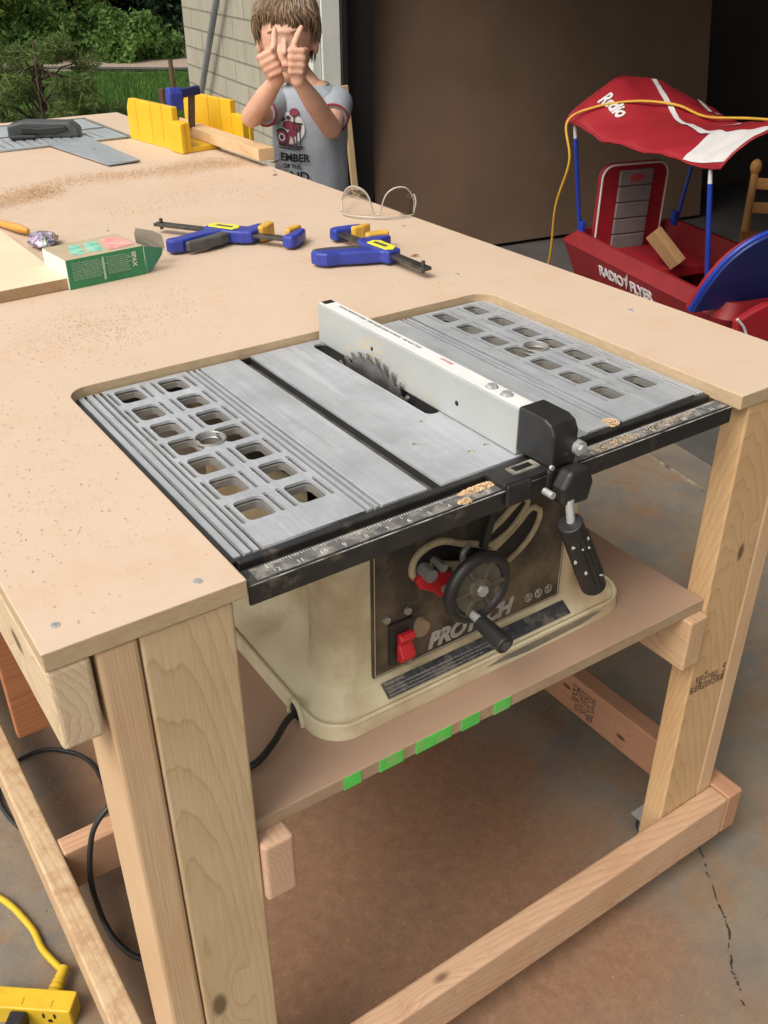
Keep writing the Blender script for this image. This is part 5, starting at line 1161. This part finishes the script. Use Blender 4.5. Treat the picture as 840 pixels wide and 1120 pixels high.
patch('white_panel', ((.80, .0), (.995, .02), (.99, .30), (.72, .24)), WF); patch('white_panel', ((.62, .40), (.68, .46), (.66, .50), (.60, .44)), WF)
me = text_mesh('Radio', .070, ext=.001, shear=.2, fat=.002)
for v in me.vertices:
    s, w_ = .07+v.co.x*1.0, .16+v.co.y*1.6; v.co = can(s, w_)+Vector((0, 0, .0045+v.co.z))
q = link_mesh('lettering', me, WF, None); q.parent = cn
# wood offcut in the wagon
WK = thing('wood_block', 'short tan wood offcut leaning in the red toy wagon', 'wood block', tuple(Vector((2.65, 2.02, FL+.011))+Matrix.Rotation(R(-104), 3, 'Z') @ Vector((.36, .14, .345))), R(-104))
bm = BM(); box(bm, (-.03, .02, .070), (.060, .038, .15), Matrix.Rotation(R(-38), 3, 'Y') @ Matrix.Rotation(R(28), 3, 'X')); obj('block', bm, wood('block wood', (.50, .30, .15), (.36, .19, .08), 'Z', freq=24), WK, bevel=.002)
# yellow cord hung over the canopy
WM = Matrix.Translation((2.65, 2.02, FL+.011)) @ Matrix.Rotation(R(-104), 4, 'Z')
cp = [(3.02, 2.72, FL+.02), (2.70, 2.32, FL+.12)]
pts = [Vector((2.70, 2.50, FL+.02)), Vector((2.63, 2.26, FL+.10)), Vector((2.60, 2.137, -.65)), Vector((2.545, 2.07, -.405)), Vector((2.535, 2.008, -.226)), WM @ (can(.06, -.02)+Vector((0, -.014, .004)))]
for s, w_ in ((.10, .09), (.20, .30), (.32, .46), (.45, .52), (.60, .62), (.75, .74), (.90, .88)): pts.append(WM @ (can(s, w_)+Vector((0, 0, .012))))
pts += [WM @ Vector((.86, .60, .70)), WM @ Vector((.90, .70, .3)), WM @ Vector((1.0, .72, .012))]
tag(obj('extension_cord', tube(BM(), smooth_path(pts, 8), .0048, 8), mat('orange cord', (.58, .34, .03), (.50, .27, .03), 10, .5), smooth=60), 'thin yellow orange extension cord draped over the red wagon canopy', 'cord')

# ------------------------------------------------------------------ boy giving two thumbs up
BO = thing('person', 'young boy in grey drum kit t-shirt holding both thumbs up before his face', 'person', (1.20, 1.67, FL), R(-34.23))
SKIN = mat('skin', (.60, .37, .27), (.54, .28, .19), 22, .55, lo=.3, hi=.7, bmp=.12, bscale=170); SKIN.node_tree.nodes['Principled BSDF'].inputs['Subsurface Weight'].default_value = .12; SKIN.node_tree.nodes['Principled BSDF'].inputs['Subsurface Radius'].default_value = (.02, .008, .004)
def remeshed(o, vox, it=4):
    m1 = o.modifiers.new('remesh', 'REMESH'); m1.mode = 'VOXEL'; m1.voxel_size = vox; m1.use_smooth_shade = True
    m2 = o.modifiers.new('soften', 'SMOOTH'); m2.factor = .5; m2.iterations = it; return o
HD = Vector((-.020, .030, 1.185)); TX = .030
bm = BM()
# head with jaw, cheeks, nose, brow, ears
ell(bm, HD+Vector((0, .010, .020)), (.069, .083, .080)); ell(bm, HD+Vector((.0, -.022, -.030)), (.057, .056, .060)); ell(bm, HD+Vector((.002, -.046, -.068)), (.028, .026, .022))
ell(bm, HD+Vector((-.028, -.050, -.028)), (.022, .022, .022)); ell(bm, HD+Vector((.030, -.050, -.028)), (.022, .022, .022))
cone_chain(bm, [HD+Vector((0, -.070, .008)), HD+Vector((0, -.080, -.016))], [.006, .0085], 10); ell(bm, HD+Vector((0, -.060, .030)), (.040, .016, .012))
ell(bm, HD+Vector((0, -.073, -.043)), (.020, .008, .005)); ell(bm, HD+Vector((0, -.071, -.051)), (.017, .008, .006))
for s in (-1, 1): ell(bm, HD+Vector((s*.071, .012, -.008)), (.009, .015, .022))
cone_chain(bm, [HD+Vector((.01, .02, -.06)), Vector((TX, .010, 1.075))], [.034, .038], 14)
# torso, hips, legs
for z, a, b in ((1.03, .090, .062), (.95, .086, .066), (.87, .080, .064), (.78, .078, .064), (.70, .085, .068)): ell(bm, (TX, .015, z), (a, b, .075))
cone_chain(bm, [(TX-.066, .012, 1.048), (TX+.066, .012, 1.048)], [.030, .030])
for s in (-1, 1):
    cone_chain(bm, [(TX+s*.045, .015, .66), (TX+s*.050, .005, .36), (TX+s*.052, .015, .08)], [.058, .042, .028])
    ell(bm, (TX+s*.054, -.025, .035), (.032, .085, .030))
# arms: shoulder, elbow, wrist
ARMS = (((TX-.070, .008, 1.046), (-.106, -.112, 1.030), (-.026, -.222, 1.128), (-.031, -.236, 1.165), -1), ((TX+.072, .008, 1.046), (.094, -.118, 1.002), (.024, -.228, 1.128), (.019, -.238, 1.168), 1))
for sh, el, wr, fi, s in ARMS:
    cone_chain(bm, [sh, tuple((a+b)/2 for a, b in zip(sh, el)), el, tuple(a*.45+b*.55 for a, b in zip(el, wr)), wr], [.030, .027, .0255, .0245, .0165])
    fi = Vector(fi); w3 = Vector(wr)
    # palm block, four curled fingers stacked, thumb up
    RT = Matrix.Rotation(R(-26 if s < 0 else 4), 3, 'Y')
    def hv(x, y, z): return fi+RT @ Vector((x, y, z))*.98
    ell(bm, hv(s*.010, .018, .0), (.021, .018, .032), RT); cone_chain(bm, [w3, fi+Vector((s*.006, .014, -.012))], [.0185, .019], 12)
    for k in range(4):
        z = .0235-k*.0150; ln = (.95, 1.05, 1.0, .85)[k]; rf = (.0074, .0077, .0074, .0066)[k]
        a0 = hv(s*.026, .012, z); a1 = hv(s*.020*ln, -.010, z+.0006); a2 = hv(-s*.008, -.016*ln, z); a3 = hv(-s*.012, .004, z-.0004)
        cone_chain(bm, [a0, a1, a2, a3], [rf*1.05, rf*1.08, rf, rf*.9], 10)
    lean = Vector((s*.018, .006, 0)) if s > 0 else Vector((.002, .006, 0))
    cone_chain(bm, [fi+Vector((s*.002, .010, .016)), fi+Vector((-s*.004, .0, .036))+lean*.3, fi+Vector((-s*.004, .004, .055))+lean*.8, fi+Vector((-s*.004, .008, .068))+lean*1.2], [.0105, .0082, .0080, .0062], 10)
bd = remeshed(obj('body', bm, SKIN, BO), .0032, 3)
# face details
EYE = mat('eye white', (.42, .37, .34), rough=.35); IRI = mat('dark iris', (.05, .03, .02), rough=.15); LIP = mat('lip', (.45, .16, .13), rough=.5); BRW = mat('brow hair', (.16, .095, .05), rough=.8)
for s in (-1, 1):
    e = HD+Vector((s*.027, -.0655, .012)); bm = BM(); ell(bm, e, (.0110, .005, .0048)); q = obj('eye', bm, EYE, BO, smooth=80)
    bm = BM(); ell(bm, e+Vector((s*.001, -.0042, 0)), (.0062, .0024, .0046)); q2 = obj('iris', bm, IRI, None, smooth=80); q2.parent = q
    bm = BM(); tube(bm, smooth_path([e+Vector((-s*.014, -.0045, .013)), e+Vector((0, -.0085, .0185)), e+Vector((s*.014, -.002, .014))]), [.0022]*17, 6); obj('eyebrow', bm, BRW, BO, smooth=60)
bm = BM(); ell(bm, HD+Vector((0, -.0795, -.047)), (.017, .0035, .0022)); obj('lips', bm, LIP, BO, smooth=80)
# hair: cap plus combed locks
def hair_mat():
    m, t, b = new_mat('light brown hair'); st = noise_(t, obj_vec(t, (150, 150, 14)), 1, 3, .6)
    t.links.new(ramp(t, st, [(.3, (.085, .052, .028)), (.55, (.18, .118, .068)), (.75, (.29, .20, .12))]), b.inputs['Base Color']); b.inputs['Roughness'].default_value = .5
    bump(t, b, st, .5, .003); return m
HAIR = hair_mat(); rgh = random.Random(9); bm = BM()
ell(bm, HD+Vector((0, .026, .038)), (.075, .083, .080), seg=24, rings=16)
for i in range(620):
    az = rgh.uniform(-math.pi, math.pi)               # 0 = towards the face (-y)
    fr = math.cos(az)
    topv = HD+Vector((.018+rgh.uniform(-.02, .02), .035+rgh.uniform(-.03, .03), .119))
    low = .010 if fr < .45 else (.044+.020*rgh.random()-(.012 if az > .2 else 0))
    if fr < -.55: low = -.040
    low += rgh.uniform(-.016, .010)
    jt = Vector((rgh.uniform(-.006, .006), rgh.uniform(-.006, .006), 0))*(2.0 if rgh.random() < .15 else 1)
    swp = (rgh.uniform(-.010, .014) if fr > .45 else 0)
    rad = Vector((math.sin(az)*.077, -math.cos(az)*.086+.016, 0))
    mid = HD+Vector((rad.x*.99, rad.y*.98, .080+rgh.uniform(-.006, .006))); end = HD+Vector((rad.x*(1.0 if fr > -.2 else .93)+swp, rad.y*(1.0 if fr < .45 else .95), low))+jt
    k_ = rgh.uniform(.0035, .0060)
    tube(bm, smooth_path([topv, topv.lerp(mid, .6)+Vector((0, 0, .012)), mid, mid.lerp(end, .6)+Vector((rad.x*.07+swp*.3, rad.y*.05, 0)), end], 3), [k_*(1-.85*(k/12)**2.5) for k in range(13)], 5)
obj('hair', bm, HAIR, BO, smooth=60)
# t-shirt
TEE = mat('heather grey cotton', (.30, .33, .37), (.26, .29, .33), 220, .85, bmp=.35, bscale=22); TRM = mat('red ribbing', (.30, .02, .035), rough=.8); COLM = mat('dark collar', (.16, .15, .14), rough=.85)
prof = [(.66, .100, .080), (.76, .098, .080), (.86, .097, .081), (.95, .099, .080), (1.02, .098, .076), (1.055, .092, .066), (1.078, .080, .055), (1.090, .052, .042)]
def tee_ab(z):
    for (z0, a0, b0), (z1, a1, b1) in zip(prof, prof[1:]):
        if z0 <= z <= z1: t_ = (z-z0)/(z1-z0); return a0+(a1-a0)*t_, b0+(b1-b0)*t_
    return prof[0][1:]
bm = BM(); rn = []
for k in range(34):
    z = .66+(1.090-.66)*k/33; a, b = tee_ab(z); row = []
    for i in range(56):
        t_ = 2*math.pi*i/56; c, s = math.cos(t_), math.sin(t_)
        f = .0028*noise.noise(Vector((c*3, s*3, z*11)))+.002*math.sin(z*40+c*5)*(1 if z < .95 else .4)
        row.append(bm.verts.new((TX+(a+f)*c*(abs(c)**-.12 if abs(c) > .02 else 1), .012+(b+f)*s, z)))
    rn.append(row)
for a, b in zip(rn, rn[1:]):
    for i in range(56): bm.faces.new((a[i], a[(i+1) % 56], b[(i+1) % 56], b[i]))
tee = obj('t_shirt', bm, TEE, BO, smooth=80)
for sh, el, wr, fi, s in ARMS:
    sh, el = Vector(sh), Vector(el); e2 = sh.lerp(el, .60); bm = BM()
    P = [sh+Vector((-s*.035, 0, .0)), sh, sh.lerp(el, .2), sh.lerp(el, .4), e2]
    tube(bm, smooth_path(P, 4), [.036+.006*math.sin(k*.18) for k in range(17)], 24); q = obj('sleeve', bm, TEE, None, smooth=60); q.parent = tee
    dv = (el-sh).normalized(); u_, v_ = basis(dv); bm = BM(); tube(bm, [e2+(u_*math.cos(a*math.pi/12)+v_*math.sin(a*math.pi/12))*.0365 for a in range(24)], .0028, 8, True); q = obj('sleeve_trim', bm, TRM, None, smooth=60); q.parent = tee
bm = BM(); tube(bm, [(TX+.050*math.cos(a*math.pi/12), .010+.045*math.sin(a*math.pi/12), 1.088-.012*max(0, -math.sin(a*math.pi/12))) for a in range(24)], .0065, 8, True); obj('collar', bm, COLM, BO, smooth=60)
def on_tee(x, z, lift=.0022):
    a, b = tee_ab(max(.661, min(1.089, z))); c = max(-.97, min(.97, (x-TX)/a)); return Vector((x, .012-(b+.004)*math.sqrt(1-c*c)-lift, z))
BKI = mat('black print', (.025, .02, .022), rough=.8); MRN = mat('maroon print', (.20, .02, .05), rough=.8); WPR = mat('faded white print', (.55, .54, .54), rough=.8)
def tee_print(name, s, size, cx, z, m, fat=.0008):
    me = text_mesh(s, size, ext=.0002, fat=fat, align='CENTER')
    for v in me.vertices: v.co = on_tee(cx+v.co.x, z+v.co.y, .0026)
    q = link_mesh(name, me, m, None); q.parent = tee
PX = -.019
tee_print('lettering', 'MEMBER', .0265, PX+.002, .915, BKI); tee_print('lettering', 'OF THE', .014, PX+.004, .898, BKI, .0004); tee_print('lettering', 'BAND', .034, PX+.002, .866, BKI)
def disc(cx, z, rx, rz, m, lift, name, n=20, sub=.0): 
    bm = BM(); c = bm.verts.new(on_tee(cx, z, lift)); r1 = [bm.verts.new(on_tee(cx+rx*math.cos(2*math.pi*i/n), z+rz*math.sin(2*math.pi*i/n), lift)) for i in range(n)]
    for i in range(n): bm.faces.new((c, r1[i], r1[(i+1) % n]))
    q = obj(name, bm, m, None); q.parent = tee
def line(p, q_, wd, m, lift, name):
    bm = BM(); n = 5; a = []; b = []
    d = Vector((q_[0]-p[0], q_[1]-p[1])); d.normalize(); nx, nz = -d.y*wd, d.x*wd
    for i in range(n+1):
        x, z = p[0]+(q_[0]-p[0])*i/n, p[1]+(q_[1]-p[1])*i/n; a.append(bm.verts.new(on_tee(x-nx, z-nz, lift))); b.append(bm.verts.new(on_tee(x+nx, z+nz, lift)))
    for i in range(n): bm.faces.new((a[i], a[i+1], b[i+1], b[i]))
    q = obj(name, bm, m, None); q.parent = tee
disc(PX+.002, .995, .040, .038, WPR, .0012, 'print_ground')
for cx, z, rx, rz, m in ((-.020, .972, .020, .021, BKI), (-.020, .972, .015, .016, MRN), (-.020, .972, .009, .010, WPR), (-.020, .972, .005, .006, BKI), (.0, 1.002, .016, .011, BKI), (.0, 1.002, .013, .009, MRN), (.017, .998, .016, .012, BKI), (.017, .998, .013, .009, MRN), (.008, .983, .011, .009, MRN), (.0, 1.020, .006, .005, BKI), (.016, 1.032, .013, .010, BKI), (.016, 1.032, .011, .008, MRN), (.028, 1.006, .010, .003, BKI)):
    disc(PX+cx, z, rx, rz, m, .0014+abs(hash((cx, rx)) % 5)*.0+(.022-rx)*.05, 'drum_print')
for p, q_, wd, m in (((-.034, 1.044), (-.012, 1.012), .006, BKI), ((-.032, 1.040), (-.014, 1.014), .004, MRN), ((.020, 1.0), (.019, .955), .0013, BKI), ((.028, 1.0), (.030, .955), .0013, BKI), ((.016, 1.028), (.012, .99), .0014, BKI), ((-.040, .955), (.036, .950), .003, BKI), ((-.030, .947), (.030, .945), .0015, BKI), ((.0, .975), (-.006, .95), .002, MRN), ((.010, .975), (.016, .95), .002, MRN)):
    line((PX+p[0], p[1]), (PX+q_[0], q_[1]), wd, m, .0030, 'drum_print')
# shorts and shoes
bm = BM()
for s in (-1, 1): cone_chain(bm, [(TX+s*.045, .015, .70), (TX+s*.050, .008, .42)], [.070, .062])
ell(bm, (TX, .015, .69), (.098, .078, .07)); remeshed(obj('shorts', bm, mat('navy shorts', (.03, .035, .06), rough=.8), BO), .005, 3)
for s in (-1, 1):
    bm = BM(); ell(bm, (TX+s*.054, -.025, .036), (.036, .092, .036)); 
    for v in bm.verts: v.co.z = max(.0, v.co.z)
    obj('shoe', bm, mat('grey shoe', (.15, .15, .16), rough=.7), BO, smooth=60)
